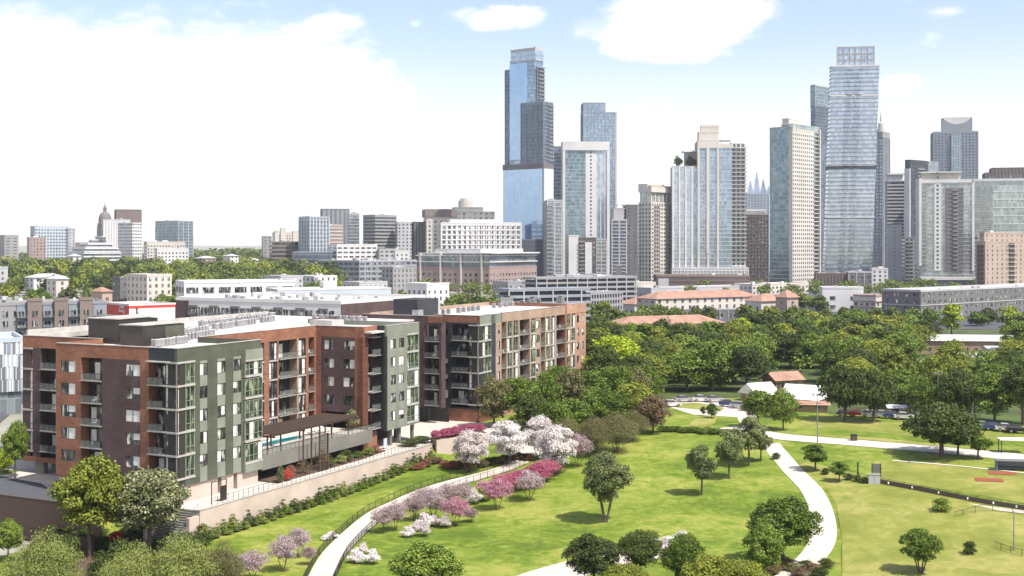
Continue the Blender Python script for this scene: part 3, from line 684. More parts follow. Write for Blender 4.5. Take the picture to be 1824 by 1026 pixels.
d = MB(); d.box(0,3,0,2.2,.2,2.2); d.box(.2,.6,.2,2,0,.2); d.box(2.4,2.8,.2,2,0,.2); d.build('casing', MT['steel'], rt); d = MB(); d.lathe(1.5,1.1,[(.8,2.2),(.8,2.5),(.2,2.45)],14); d.build('fan', MT['metal'], rt)
for px,py in ((745,565),(1000,540),(950,541)):
    dup(rt, loc=AT(px,py,21.15), s=.7, label={745:'grey rooftop unit on the dark roof above the plaza recess',1000:'grey rooftop unit at the far end of the tan brick roof',950:'grey rooftop unit in the middle of the tan brick roof'}[px])
# ------------------------------------------------------------------ city buildings
def facm(name, c): return nmat(name, c, .75, scale=.05, c2=tuple(x*.86 for x in c))
FM = {'white': facm('white_facade', (.62,.61,.61)), 'cream': facm('cream_facade', (.55,.51,.46)), 'grey': facm('grey_facade', (.27,.265,.27)), 'lgrey': facm('light_grey_facade', (.42,.42,.43)),
      'dgrey': facm('dark_grey_facade', (.15,.145,.15)), 'brown': facm('brown_facade', (.20,.155,.135)), 'dbrown': facm('dark_brown_facade', (.11,.085,.08)), 'tan': facm('tan_facade', (.40,.31,.25)),
      'pink': facm('rose_granite', (.32,.235,.22)), 'stone': facm('capitol_stone', (.17,.15,.14)), 'blueg': facm('blue_grey_panel', (.23,.255,.29)), 'black': facm('black_cladding', (.05,.05,.058)), 'lblue': facm('pale_blue_panel', (.42,.48,.54))}  # capitol stone is darkened to carry its shaded side in the colour
GM = {'blue': panes('blue_curtain_glass', (.19,.26,.35), (.40,.50,.62), 1.5, 3.6, mull=(.55,.6,.66), metal=.7, c3=(.7,.78,.86)),
      'sky': panes('sky_reflecting_glass', (.34,.48,.66), (.54,.68,.84), 1.6, 4, metal=.8, rough=.06, jitter=.35, mull=(.32,.45,.62)),
      'teal': panes('teal_curtain_glass', (.10,.165,.20), (.30,.40,.45), 1.6, 3.3, mull=(.40,.48,.50), metal=.6, c3=(.62,.7,.72)),
      'grey': panes('grey_curtain_glass', (.13,.16,.19), (.36,.41,.45), 1.5, 3.4, mull=(.45,.47,.48), metal=.5, c3=(.65,.68,.7)),
      'navy': panes('navy_curtain_glass', (.08,.10,.14), (.19,.23,.30), 1.5, 3.6, mull=(.16,.19,.24), metal=.6),
      'dark': panes('dark_office_glass', (.03,.035,.04), (.12,.135,.15), 1.3, 3.5, metal=.3, c3=(.4,.4,.4)),
      'pale': panes('pale_blue_glass', (.29,.35,.45), (.56,.63,.72), 1.4, 3.4, mull=(.7,.74,.78), metal=.65, c3=(.85,.88,.92)),
      'black': panes('black_curtain_glass', (.02,.025,.035), (.08,.095,.12), 1.5, 3.5, metal=.3, mull=(.05,.05,.06)),
      'green': panes('pale_green_glass', (.26,.30,.30), (.50,.55,.54), 1.5, 3.6, mull=(.6,.62,.6), metal=.5, c3=(.75,.78,.76)),
      'win': panes('apartment_window_glass', (.05,.055,.065), (.20,.22,.25), 1.4, 3.3, metal=.25, c3=(.55,.55,.55))}
class Tower:
    def __init__(s, name, label, pxL, pxC, pxR, ytop, D, a=26.3, cat='building', group=None, gz=0.0):
        """corner nearest the camera at pixel pxC and distance D; right face runs to pxR, left face to pxL; roof at ytop"""
        if pxC-pxL <= 6 and D > 660: a = 84+math.degrees(math.atan((pxC-HX)/F))
        ar = R(a); s.dx = (math.sin(ar), math.cos(ar)); s.dy = (-math.cos(ar), math.sin(ar))
        X0 = (pxC-HX)/F*D; Y0 = D
        def solve(px, d):
            q = (px-HX)/F; return (q*Y0-X0)/(d[0]-q*d[1])
        s.wx = solve(pxR, s.dx) if pxR > pxC else 22.0
        s.wy = (max(14.0, solve(pxL, s.dy)) if pxC-pxL <= 6 else solve(pxL, s.dy)) if pxL < pxC else 18.0
        s.D = D; s.X0 = X0; s.h = CH-(ytop-HY)*D/F; s.solve = solve
        s.t = thing(name, label, cat, (X0, Y0, gz), math.atan2(s.dx[1], s.dx[0]), group); s.mb = {}; s.wins = []
    def x(s, px): return s.solve(px, s.dx)
    def y(s, px): return s.solve(px, s.dy)
    def z(s, py): return CH-(py-HY)*s.D/F
    def m(s, part, mat):
        k = (part, mat.name)
        if k not in s.mb: s.mb[k] = (MB(), mat)
        return s.mb[k][0]
    def box(s, part, mat, *b): s.m(part, mat).box(*b); return s
    def mass(s, b, mat, part='wall', bands=None, piers=None, roof=None, wins=None, par=1.0, faces='xy'):
        x0,x1,y0,y1,z0,z1 = b; s.m(part, mat).box(*b)
        if roof: s.m('roof', roof).box(x0+.4,x1-.4,y0+.4,y1-.4,z1,z1+.15)
        if bands:
            bm, fh, th, out = bands; z = z0+fh
            while z < z1-.2:
                s.m('floor_band', bm).box(x0-out,x1+out,y0-out,y1+out,z-th/2,z+th/2); z += fh
        if piers:
            pm, sp, w, out = piers; mbp = s.m('pier', pm)
            for (n0, n1, ax) in ((x0,x1,'x'),(y0,y1,'y')):
                L = n1-n0; k = max(1, round(L/sp)); st = L/k
                for i in range(k+1):
                    c = n0+i*st; lo = max(n0-out, c-w/2); hi = min(n1+out, c+w/2)
                    if i == 0: lo = n0-out; hi = n0+w/2
                    if i == k: hi = n1+out; lo = n1-w/2
                    if ax == 'x': mbp.box(lo,hi,y0-out-.02,y0,z0,z1); mbp.box(lo,hi,y1,y1+out+.02,z0,z1)
                    else: mbp.box(x0-out-.02,x0,lo,hi,z0,z1); mbp.box(x1,x1+out+.02,lo,hi,z0,z1)
        if wins:
            fh, sp, w, h, sill = wins
            for (n0,n1,fc) in ((x0,x1,'R'),(y0,y1,'L')):
                if (fc == 'R' and 'x' not in faces) or (fc == 'L' and 'y' not in faces): continue
                k = max(1, int((n1-n0)/sp)); st = (n1-n0)/k
                z = z0
                while z+sill+h < z1:
                    for i in range(k): s.wins.append((fc, n0+(i+.5)*st, y0 if fc == 'R' else x0, z+sill, w, h))
                    z += fh
        if par: 
            pm = s.m('parapet', bands[0] if bands else (piers[0] if piers else mat))
            e = .15
            pm.box(x0-e,x1+e,y0-e,y0+.35,z1,z1+par); pm.box(x0-e,x1+e,y1-.35,y1+e,z1,z1+par); pm.box(x0-e,x0+.35,y0+.35,y1-.35,z1,z1+par); pm.box(x1-.35,x1+e,y0+.35,y1-.35,z1,z1+par)
        return s
    def balconies(s, fc, off, a0, a1, z0, z1, fh, out, mat, th=.25, rail=True):
        m = s.m('balcony_stack', mat); r = s.m('balcony_railing', MT['rail_glass']) if rail else None; z = z0
        while z < z1:
            if fc == 'R': m.box(a0,a1,off-out,off,z,z+th); r and r.box(a0+.05,a1-.05,off-out+.05,off-out+.1,z+th,z+1.1)
            else: m.box(off-out,off,a0,a1,z,z+th); r and r.box(off-out+.05,off-out+.1,a0+.05,a1-.05,z+th,z+1.1)
            z += fh
    def done(s, glass=None, cap=100, clutter=0, frame=False):
        for (part, _), (mb, mat) in s.mb.items():
            if part.startswith('glass'): mb.build(part, mat, s.t)
            else: mb.build(part, mat, s.t)
        if s.wins:
            cache = {}; gm = glass or MT['glass']; rest = MB()
            order = sorted(s.wins, key=lambda w: (-w[3], w[0]))
            for i, (fc, c, off, z, w, h) in enumerate(order):
                if i < cap-1 or len(order) <= cap:
                    key = (fc, round(w,2), round(h,2))
                    if key not in cache:
                        m = MB()
                        if fc == 'R': m.box(-w/2,w/2,-.06,.05,0,h)
                        else: m.box(-.06,.05,-w/2,w/2,0,h)
                        m.k = 1
                        if frame:
                            if fc == 'R': m.box(-.04,.04,-.09,-.06,0,h); m.box(-w/2-.06,w/2+.06,-.14,-.0,-.08,0)
                            else: m.box(-.09,-.06,-.04,.04,0,h); m.box(-.14,0,-w/2-.06,w/2+.06,-.08,0)
                        cache[key] = m.mesh('window', [gm, MT['slab']])
                    o = bpy.data.objects.new('window', cache[key]); col.objects.link(o); o.parent = s.t
                    o.location = (c, off, z) if fc == 'R' else (off, c, z)
                else:
                    if fc == 'R': rest.box(c-w/2,c+w/2,off-.06,off+.05,z,z+h)
                    else: rest.box(off-.06,off+.05,c-w/2,c+w/2,z,z+h)
            rest.build('window', gm, s.t, kind='stuff')
        if clutter:
            rnd = random.Random(int(s.X0*7)); z = s.h
            for i in range(clutter):
                m = MB(); w = rnd.uniform(1.2,4)*(.5 if s.D < 700 else 1); cx = rnd.uniform(1.5, max(2,s.wx-6)); cy = rnd.uniform(1.5, max(2,s.wy-6)); m.box(cx,cx+w,cy,cy+w*rnd.uniform(.7,1.3),z+.15,z+rnd.uniform(.9,1.6 if s.D < 700 else 2.6)); m.build('roof_unit', rnd.choice([FM['lgrey'],FM['grey'],FM['white']]), s.t)
        return s
Gr, Wh, RW, RG = FM['grey'], FM['white'], MT['roofw'], MT['roofg']
# ---- tall towers, right to left
# stacked blue tower (the tallest on the left)
t = Tower('stacked_glass_tower', 'very tall stepped blue glass tower with a bright mirror lower block', 896, 968, 985, 290, 1069, 38)
X1 = t.wx; Y1 = t.y(896)
t.box('glass_wall', GM['sky'], 0,X1,0,Y1, 0,t.z(300))
t.box('wall', FM['dgrey'], -.3,X1+.3,-.3,Y1+.3, t.z(300),t.z(290)); t.box('wall', Wh, -.35,X1+.35,-.35,-.1, t.z(470),t.z(300)); t.box('pier', FM['blueg'], -.5,.7,-.5,.7,0,t.z(300))
t.mass((0,X1,0,Y1*.55,t.z(290),t.z(182)), GM['navy'], 'glass_wall', bands=(FM['blueg'],3.4,.5,.5), piers=(FM['blueg'],6,.5,.3), roof=RG)
t.mass((3,X1-1,Y1*.2,Y1*1.0,t.z(290),t.z(118)), GM['navy'], 'glass_wall', bands=(FM['blueg'],3.4,.4,.35), piers=(FM['blueg'],8,.5,.3), roof=RG)
t.mass((1.0,X1*.9,Y1*.22,Y1*.84,t.z(290),t.z(104)), GM['blue'], 'glass_wall', bands=(FM['blueg'],3.4,.35,.15), roof=RG)
t.box('glass_wall', GM['sky'], .4,3,Y1*.40,Y1*.84,t.z(282),t.z(108)); t.box('glass_wall', GM['pale'], .8,X1*.9+.2,Y1*.21,Y1*.82,t.z(104),t.z(87)); t.box('crown_frame', FM['lgrey'], .5,X1*.9+.5,Y1*.2,Y1*.83,t.z(105),t.z(104)+.3)
t.box('parapet', FM['lgrey'], .6,X1*.9+.4,Y1*.21,Y1*.23,t.z(87),t.z(80)); t.box('parapet', FM['lgrey'], .6,1,Y1*.23,Y1*.82,t.z(87),t.z(82)); t.box('mast', FM['lgrey'], 5,5.3,Y1*.5,Y1*.5+.3,t.z(87),t.z(76))
t.balconies('R', Y1*.2, 3, X1*.9, t.z(286), t.z(112), 3.4, 2.2, FM['lgrey']); t.balconies('R', 0, X1*.5, X1, t.z(286), t.z(186), 3.4, 1.6, FM['lgrey']); t.balconies('L', 0, 0, Y1*.16, t.z(286), t.z(186), 3.4, 1.4, FM['blueg'])
t.mass((-9,0,2,Y1*.55,0,t.z(428)), FM['blueg'], piers=(FM['blueg'],4,.5,.2), bands=(FM['lgrey'],3.4,.3,.2), roof=RG)
t.done()
t = Tower('residential_tower', 'slim grey balconied tower squeezed against the foot of the tallest blue tower', 969, 975, 1001, 358, 1040, 35)
t.mass((0,t.wx,0,t.wy,0,t.h), GM['grey'], 'glass_wall', bands=(FM['lgrey'],3.3,.7,.25), piers=(FM['lgrey'],5,1,.3), roof=RG); t.balconies('R',0,0,t.wx*.4,4,t.h-2,3.3,1.5,Wh); t.done(clutter=4)
t = Tower('glass_tower', 'narrow dark glass tower showing left of the white framed tower', 984, 986, 1004, 262, 1190, 30); t.mass((0,t.wx,0,t.wy,0,t.h), GM['navy'], 'glass_wall', bands=(FM['blueg'],3.6,.4,.2), roof=RG); t.done()
# white framed tower
t = Tower('framed_tower', 'slab tower in a bright white frame, glass left half and pale right half', 1000, 1002, 1085, 252, 1120, 52)
zt = t.h; a = t.x(1043)
t.mass((0,a,0,t.wy,0,zt-6), GM['teal'], 'glass_wall', bands=(FM['lgrey'],3.4,.35,.15))
t.mass((a,t.x(1062),-.4,t.wy,0,zt-6), FM['white'], wins=(3.4,6,1.5,1.6,1)); t.mass((t.x(1062),t.wx,0,t.wy,0,zt-6), GM['pale'], 'glass_wall', piers=(Wh,4,.7,.4))
for (p, q) in ((0,2.2),(t.wx-2.2,t.wx)): t.box('frame', Wh, p,q,-1.6,t.wy,0,zt-8)
t.box('frame', Wh, -.1,t.wx+.1,-1.7,t.wy,zt-8,zt); t.box('roof', RG, 1,t.wx-1,0,t.wy-1,zt,zt+.1); t.done(glass=GM['dark'])
t = Tower('notched_tower', 'blue-grey glass tower with a notched top rising behind the white framed tower', 1039, 1039, 1098, 201, 1480, 50)
t.mass((0,t.wx,0,30,0,t.h), GM['blue'], 'glass_wall', bands=(FM['blueg'],3.6,.6,.2), piers=(FM['blueg'],4.5,.5,.25), roof=RG); t.mass((0,t.x(1078),0,26,t.h,t.z(184)), GM['blue'], 'glass_wall', bands=(FM['blueg'],3.6,.6,.2), piers=(FM['blueg'],4.5,.5,.25), roof=RG); t.box('pier', FM['lgrey'], t.wx-1.6,t.wx+.4,-.6,3,0,t.h+1); t.done()
t = Tower('midrise_block', 'white and dark maroon apartment block at the foot of the white framed tower', 1013, 1013, 1080, 421, 1050, 55)
t.mass((0,t.x(1031),0,20,0,t.h), Wh, roof=RW); t.mass((t.x(1031),t.x(1062),-.5,20,0,t.h-2), FM['dbrown'], wins=(3.3,4,2.2,1.8,1), roof=RW); t.box('wall', Wh, t.x(1042),t.x(1054),-1.2,-.5,5,t.h-5); t.mass((t.x(1062),t.wx,0,20,0,t.h-3), GM['grey'], 'glass_wall', bands=(FM['lgrey'],3.3,.8,.3), piers=(FM['lgrey'],4,.8,.3), roof=RW)
t.balconies('R',-.5,t.x(1031),t.x(1041),3,t.h-4,3.3,1.4,Wh); t.done()
t = Tower('terraced_tower', 'grey stepped tower with a planted roof terrace between the white framed and beige towers', 1084, 1090, 1137, 366, 1230, 45)
t.mass((0,t.x(1116),0,t.wy,0,t.z(392)), GM['grey'], 'glass_wall', bands=(FM['lgrey'],3.4,.9,.5), piers=(FM['lgrey'],6,1.4,.5), roof=RG); t.mass((t.x(1116),t.wx,3,t.wy,0,t.h), FM['dgrey'], wins=(3.4,4,2,1.5,1), roof=RG); t.mass((2,t.x(1112),3,t.wy,t.z(392),t.z(372)), FM['lgrey'], roof=RG)
t.balconies('L',0,0,t.wy,4,t.z(394),3.4,1.8,Wh); t.done(clutter=3)
t = Tower('stucco_house', 'small old white house with arched windows among the tower podiums', 1086, 1088, 1118, 482, 1020, 50)
t.mass((0,t.wx,0,12,0,t.h-4), FM['cream'], wins=(4,3,1.1,2.2,1), roof=RW); t.mass((t.wx*.35,t.wx*.65,1,6,t.h-4,t.h+3), FM['cream'], roof=RW); t.done()
# beige tower
t = Tower('beige_tower', 'beige apartment tower full of little balconies with a flat cream crown', 1138, 1160, 1197, 345, 990, 42)
Y = t.wy; t.mass((0,t.wx,0,Y,0,t.z(362)), GM['win'], 'glass_wall', bands=(FM['cream'],3.2,1.3,.3), piers=(FM['cream'],3.4,1.3,.35), roof=RW)
t.mass((1,t.wx-1,1,Y-1,t.z(362),t.z(342)), GM['green'], 'glass_wall', piers=(FM['cream'],5,1,.4)); t.box('crown', FM['cream'], -.8,t.wx+.8,-.8,Y*.55,t.z(342),t.z(333)); t.box('crown', FM['cream'], 0,t.wx*.8,Y*.3,Y+.6,t.z(342),t.z(327)); t.box('crown', FM['tan'], .5,t.wx-.5,.4,Y*.5,t.z(333),t.z(330))
t.balconies('R',0,t.wx*.1,t.wx*.4,4,t.z(364),3.2,1.6,FM['cream']); t.balconies('R',0,t.wx*.65,t.wx,4,t.z(364),3.2,1.6,FM['cream']); t.balconies('L',0,Y*.6,Y,4,t.z(364),3.2,1.4,FM['cream']); t.done()
# ribbed pale complex with roof trees
t = Tower('ribbed_tower', 'stepped cream ribbed tower with blue window strips and two trees on its lower roof', 1197, 1199, 1328, 248, 1000, 56)
xa = t.x(1244); zl = t.z(298)
t.mass((0,xa,0,t.wy,0,zl), GM['pale'], 'glass_wall', bands=(FM['lgrey'],3.3,.7,.2), piers=(Wh,4.6,1.2,.7), roof=RW)
t.box('glass_wall', GM['blue'], t.x(1231),t.x(1242),-.3,0,30,zl-4)
t.mass((xa,t.x(1278),-1,t.wy+2,0,t.z(252)), GM['blue'], 'glass_wall', bands=(FM['lgrey'],3.3,.6,.15), piers=(FM['cream'],7.2,1.6,.9), roof=RW)
t.box('wall', FM['cream'], xa-.2,t.x(1278)+.2,-2,-.9,t.z(264),t.z(252)); t.box('pier', FM['cream'], t.x(1258),t.x(1263),-2.1,-1,30,t.z(258))
t.mass((t.x(1278),t.x(1304),0,t.wy,0,t.z(262)), GM['blue'], 'glass_wall', bands=(FM['lgrey'],3.3,.6,.15), roof=RW); t.box('wall', FM['cream'], t.x(1278)-.2,t.x(1306),-.8,0,t.z(264),t.z(257))
t.mass((t.x(1304),t.wx,2.5,t.wy,0,t.z(256)), GM['win'], 'glass_wall', bands=(Wh,3.3,1.0,.6), piers=(FM['cream'],3.2,1.2,.3), roof=RW); t.balconies('R',2.5,t.x(1304),t.wx+1.5,26,t.z(257),3.3,2.4,Wh)
t.mass((t.x(1246),t.x(1280),4,t.wy,t.z(252),t.z(236)), FM['cream'], roof=RW); t.mass((t.x(1250),t.x(1283),6,t.wy-4,t.z(236),t.z(226)), FM['cream'], roof=RW, par=2); t.box('canopy', FM['lgrey'], t.x(1283),t.x(1302),1,9,t.z(250)-.4,t.z(250)+.4)
for c in (1285,1300): t.box('canopy', FM['lgrey'], t.x(c),t.x(c)+.6,1,1.6,t.z(262),t.z(250))
t.box('wall', FM['lgrey'], t.x(1222),xa,8,16,zl,t.z(270)); t.box('canopy', Wh, t.x(1218),xa+1,5,17,t.z(270),t.z(267))
t.mass((-1,t.wx+1,-6,t.wy,0,t.z(478)), FM['lgrey'], piers=(Wh,3,.5,.4), bands=(Wh,4,.7,.3), roof=RW); t.done()
RT = t
t = Tower('parking_podium', 'long dark brown louvred podium in front of the cream ribbed tower', 1168, 1170, 1334, 492, 930, 60)
t.mass((0,t.wx,0,25,0,t.h), FM['dbrown'], bands=(FM['brown'],3.2,.5,.3), roof=RG); t.box('wall', FM['lgrey'], 1,t.x(1191),-.5,0,t.z(511),t.z(496)); t.done(clutter=5)
t = Tower('brown_tower', 'dark brown office tower with a pale stepped cap between the ribbed and the teal towers', 1325, 1328, 1368, 384, 1230, 50)
t.mass((0,t.wx,0,t.wy,0,t.h), FM['brown'], bands=(FM['dbrown'],3.4,.8,.3), piers=(FM['dbrown'],3,.9,.5), wins=(3.4,3,1.7,1.6,1.2), roof=RW); t.mass((1,t.wx-2,2,t.wy-2,t.h,t.z(374)), FM['cream'], bands=(Wh,1.5,.4,.8), roof=RW); t.done()
t = Tower('pinnacled_tower', 'far blue tower with glass pinnacles showing above the dark brown tower', 1329, 1331, 1370, 345, 1650, 50)
t.mass((0,t.wx,0,26,0,t.h), FM['blueg'], piers=(FM['lblue'],4,.8,.3), bands=(FM['lblue'],3.6,.5,.2), roof=RG)
pc = t.m('pinnacle', GM['pale'])
for (xx, hh, w) in ((0,20,9),(8,32,10),(17,22,9),(25,12,7)): 
    k = len(pc.v); pc.v += [(xx,2,t.h),(xx+w,2,t.h),(xx+w,8,t.h),(xx,8,t.h),(xx+w/2,5,t.h+hh)]; pc.f += [(k,k+1,k+4),(k+1,k+2,k+4),(k+2,k+3,k+4),(k+3,k,k+4)]; pc.m += [0]*4
t.mass((-3,t.wx,4,24,t.h-28,t.h-10), GM['pale'], 'glass_wall'); t.done()
# teal / beige twin tower
t = Tower('twin_tone_tower', 'tower with a teal glass left half and a cream windowed right half', 1371, 1410, 1458, 220, 980, 42)
t.mass((0,t.wx,0,t.wy,0,t.h-3), GM['teal'], 'glass_wall', bands=(FM['lgrey'],3.3,.5,.2), roof=RG)
t.mass((-.6,t.wx*.78,-1.2,2,4,t.z(232)), FM['cream'], wins=(3.3,3.0,1.6,1.7,1.0), faces='x'); t.balconies('R',0,t.wx*.78,t.wx,6,t.z(236),3.3,1.8,FM['cream'],rail=False); t.box('pier', FM['cream'], t.wx-.8,t.wx+.6,-1.8,1,0,t.z(224))
t.mass((1,t.wx,-.6,t.wy*.5,t.z(232),t.z(222)), GM['green'], 'glass_wall'); t.mass((1,t.wx*.35,3,t.wy*.45,t.h-3,t.z(212)), FM['cream'], roof=RG); t.done(glass=GM['win'])
# dark rounded tower behind
t = Tower('dark_glass_tower', 'dark navy tower with a pale glass crown partly hidden behind the tallest right tower', 1444, 1452, 1490, 190, 1420, 45)
t.mass((0,t.wx,0,t.wy,0,t.h), GM['navy'], 'glass_wall', bands=(FM['black'],3.8,.5,.1), roof=RG); t.mass((0,t.wx,0,t.wy,t.h,t.z(152)), GM['teal'], 'glass_wall', bands=(FM['lgrey'],4,.4,.3), piers=(FM['lgrey'],6,.4,.3)); t.done()
# tallest right tower
t = Tower('tapered_tower', 'tallest silver-blue tower on the right with a beige screened crown', 1465, 1468, 1553, 118, 1050, 58)
def slant(mb, x0,x1,y0,y1,z0,z1,k):
    n = len(mb.v); mb.v += [(x0,y0,z0),(x1,y0,z0),(x1,y1,z0),(x0,y1,z0),(x0+k,y0,z1),(x1+k,y0,z1),(x1+k,y1,z1),(x0+k,y1,z1)]
    mb.f += [(n,n+3,n+2,n+1),(n+4,n+5,n+6,n+7),(n,n+1,n+5,n+4),(n+1,n+2,n+6,n+5),(n+2,n+3,n+7,n+6),(n+3,n,n+4,n+7)]; mb.m += [0]*6
slant(t.m('glass_wall', GM['pale']), 0,t.wx,0,t.wy,8,t.h,6.2)
fb = t.m('floor_band', FM['grey']); z = 10
while z < t.h-1:
    k = 6.2*(z-8)/(t.h-8); fb.box(k-.25,t.wx+k+.25,-.35,t.wy+.2,z,z+.75); 
    if z < t.h-3: fb.box(k+t.wx*.33,k+t.wx*.45,-1.6,0,z,z+.3); fb.box(k+t.wx*.52,k+t.wx*.64,-1.6,0,z,z+.3)
    z += 3.5
for (z0, th, mm) in ((t.z(302), 2.8, FM['black']), (t.z(388), .9, Wh), (t.z(172), 1.0, Wh), (t.h-.8, 1.3, Wh)):
    k = 6.2*(z0-8)/(t.h-8); t.box('transfer_band', mm, k-.5,t.wx+k+.5,-.9,t.wy+.4,z0,z0+th)
t.box('glass_screen', GM['pale'], t.wx*.13+6,t.wx*.9+6,1,1.4,t.h,t.z(84)); t.box('glass_screen', GM['pale'], t.wx*.13+6,t.wx*.13+6.4,1.4,t.wy-4,t.h,t.z(84)); t.box('glass_screen', GM['pale'], t.wx*.9+5.6,t.wx*.9+6,1.4,t.wy-4,t.h,t.z(84))
for i in range(7):
    xx = t.wx*.13+6+i*(t.wx*.77/6); t.box('crown_frame', FM['tan'], xx-.3,xx+.3,.4,1,t.h,t.z(83 if i in (0,6) else 86))
for zz in (t.h+5,t.h+10,t.z(85)): t.box('crown_frame', FM['tan'], t.wx*.13+6,t.wx*.9+6,.45,1,zz,zz+.5)
t.box('podium', FM['lgrey'], -4,t.wx+4,-5,t.wy+8,0,8); t.done()
t = Tower('reflective_annex', 'pale blue glass slab standing just behind the tallest silver-blue tower', 1458, 1460, 1475, 256, 1200, 60); t.mass((0,t.wx,0,t.wy,0,t.h), GM['pale'], 'glass_wall', roof=RG); t.done()
t = Tower('spired_tower', 'slender grey tower with a white lantern and spire right of the tallest tower', 1546, 1572, 1585, 246, 1330, 40)
t.mass((0,t.wx,0,t.wy,0,t.h), GM['blue'], 'glass_wall', bands=(FM['dgrey'],3.6,1.2,.2), piers=(FM['grey'],4,1.4,.4), roof=RG); t.mass((0,t.wx,0,10,t.h,t.z(236)), FM['grey'], roof=RG)
L = t.m('spire', FM['lgrey']); L.lathe(t.wx*.5,6,[(4,t.z(236)),(4,t.z(228)),(3,t.z(228)),(3,t.z(218)),(1,t.z(216)),(.9,t.z(208)),(.1,t.z(196))],10); t.done()
t = Tower('banded_tower', 'grey office tower with dark horizontal bands between the spired and black slab towers', 1579, 1581, 1611, 306, 1260, 50)
t.mass((0,t.wx,0,20,0,t.h-10), GM['dark'], 'glass_wall', bands=(FM['lgrey'],3.5,1.5,.3), roof=RW); t.box('wall', Wh, 1,t.wx-1,2,18,t.h-10,t.h-3); t.box('canopy', Wh, 0,t.wx,0,20,t.h-3,t.h-1.6); t.mass((-1,t.wx*.8,-8,0,0,t.z(402)), Wh, wins=(3.5,30,1,1,1), roof=RW); t.done()
t = Tower('black_slab_tower', 'near-black glass slab with small pale balconies and a white left edge', 1612, 1621, 1672, 286, 1200, 50)
t.mass((0,t.wx*.62,0,t.wy,0,t.h), GM['black'], 'glass_wall', bands=(FM['black'],3.5,.5,.2), roof=RG); t.mass((t.wx*.62,t.wx,0,t.wy,0,t.h), GM['grey'], 'glass_wall', bands=(FM['grey'],3.5,.7,.2), roof=RG); t.box('wall', Wh, -1.2,0,-.4,t.wy,0,t.z(300)); t.box('parapet', FM['black'], 0,t.wx*.6,-.3,0,t.h-3,t.h+.5); t.balconies('R',0,t.wx*.22,t.wx*.46,20,t.h-6,3.5,1.6,Wh); t.done()
# crescent-crowned tower
t = Tower('crescent_crown_tower', 'grey-blue tower with a curved white crescent crown', 1658, 1663, 1742, 236, 1500, 56)
t.mass((0,t.wx,0,t.wy,0,t.h), GM['navy'], 'glass_wall', bands=(FM['blueg'],3.6,1.2,.3), piers=(FM['blueg'],4,1.2,.5), roof=RG)
t.mass((t.wx*.4,t.wx*.62,-2.5,0,0,t.h-3), GM['blue'], 'glass_wall', bands=(FM['blueg'],3.6,.7,.2), piers=(FM['blueg'],3,.8,.3))
cr = t.m('crown', FM['blueg']); n = 16; xa, xb = t.wx*.2, t.wx*.88; z0 = t.h; z1 = t.z(210)
prev = None
for i in range(n):
    c0 = i/n; c1 = (i+1)/n; f0 = lambda c: z0+(z1-z0)*(.55+.45*(2*c-1)**2)
    k = len(cr.v); xx0 = xa+(xb-xa)*c0; xx1 = xa+(xb-xa)*c1
    cr.v += [(xx0,2,z0),(xx1,2,z0),(xx1,2,f0(c1)),(xx0,2,f0(c0)),(xx0,14,z0),(xx1,14,z0),(xx1,14,f0(c1)),(xx0,14,f0(c0))]
    cr.f += [(k,k+1,k+2,k+3),(k+5,k+4,k+7,k+6),(k+3,k+2,k+6,k+7),(k+1,k+5,k+6,k+2),(k,k+3,k+7,k+4)]; cr.m += [0]*5
    t.m('crescent', Wh).box(xx0,xx1,6,6.5,f0((c0+c1)/2)-.2,z1-.8)
t.box('crown_beam', Wh, xa,xb,1.5,2.3,z1-.8,z1+.4); t.box('crown_beam', Wh, xa,xb,13.7,14.5,z1-.8,z1+.4); t.done()
t = Tower('brown_stepped_block', 'low brown stepped office crown at the right edge above the wide green glass block', 1752, 1755, 1860, 303, 1550, 60); t.mass((0,t.wx,0,30,0,t.h-4), FM['brown'], piers=(FM['dbrown'],4,1,.6), wins=(4,4,2,3,.6), roof=RG); t.mass((8,t.wx,3,28,t.h-4,t.h+2), FM['brown'], piers=(FM['dbrown'],4,1,.6), roof=RG); t.done()
# white-edged tower and wide glass wing
t = Tower('white_edged_tower', 'white-edged apartment tower with green-grey glass and a cream roof box', 1634, 1640, 1734, 322, 1000, 55)
t.mass((0,t.wx,0,t.wy,0,t.h), GM['green'], 'glass_wall', bands=(FM['lgrey'],3.3,.6,.2), roof=RW)
t.box('pier', Wh, -1.4,.6,-1.6,t.wy,20,t.h+2); t.box('pier', Wh, t.x(1664),t.x(1676),-.8,0,16,t.h); t.box('pier', Wh, t.wx-1.2,t.wx+.6,-1,1,16,t.h+1); t.box('wall', Wh, 0,t.wx,-1,0,t.h-1.8,t.h+.6)
t.mass((t.x(1684),t.x(1716),-.9,0,16,t.z(336)), FM['dgrey'], bands=(FM['grey'],3.3,.5,.2)); t.balconies('R',-.0,.8,t.x(1652),18,t.h-3,3.3,1.6,Wh); t.balconies('R',-.9,t.x(1697),t.x(1706),18,t.h-8,3.3,1.2,Wh)
for k in range(24): t.wins.append(('R', t.x(1670), -.82, 18+k*3.3, 1.6, 1.5))
t.box('wall', FM['cream'], 1,t.x(1712),4,14,t.h,t.z(308)); t.box('canopy', Wh, 0,t.x(1714),1,16,t.z(308),t.z(306)); t.box('podium', Wh, -1,t.x(1736),-6,-1,t.z(498),t.z(493))
t.mass((0,t.x(1736),-5,0,0,t.z(498)), GM['grey'], 'glass_wall', piers=(FM['dgrey'],6,1.4,.4)); t.done(glass=GM['dark'])
t = Tower('wide_glass_block', 'wide green-grey banded glass block running off the right edge', 1711, 1713, 1880, 321, 1040, 55)
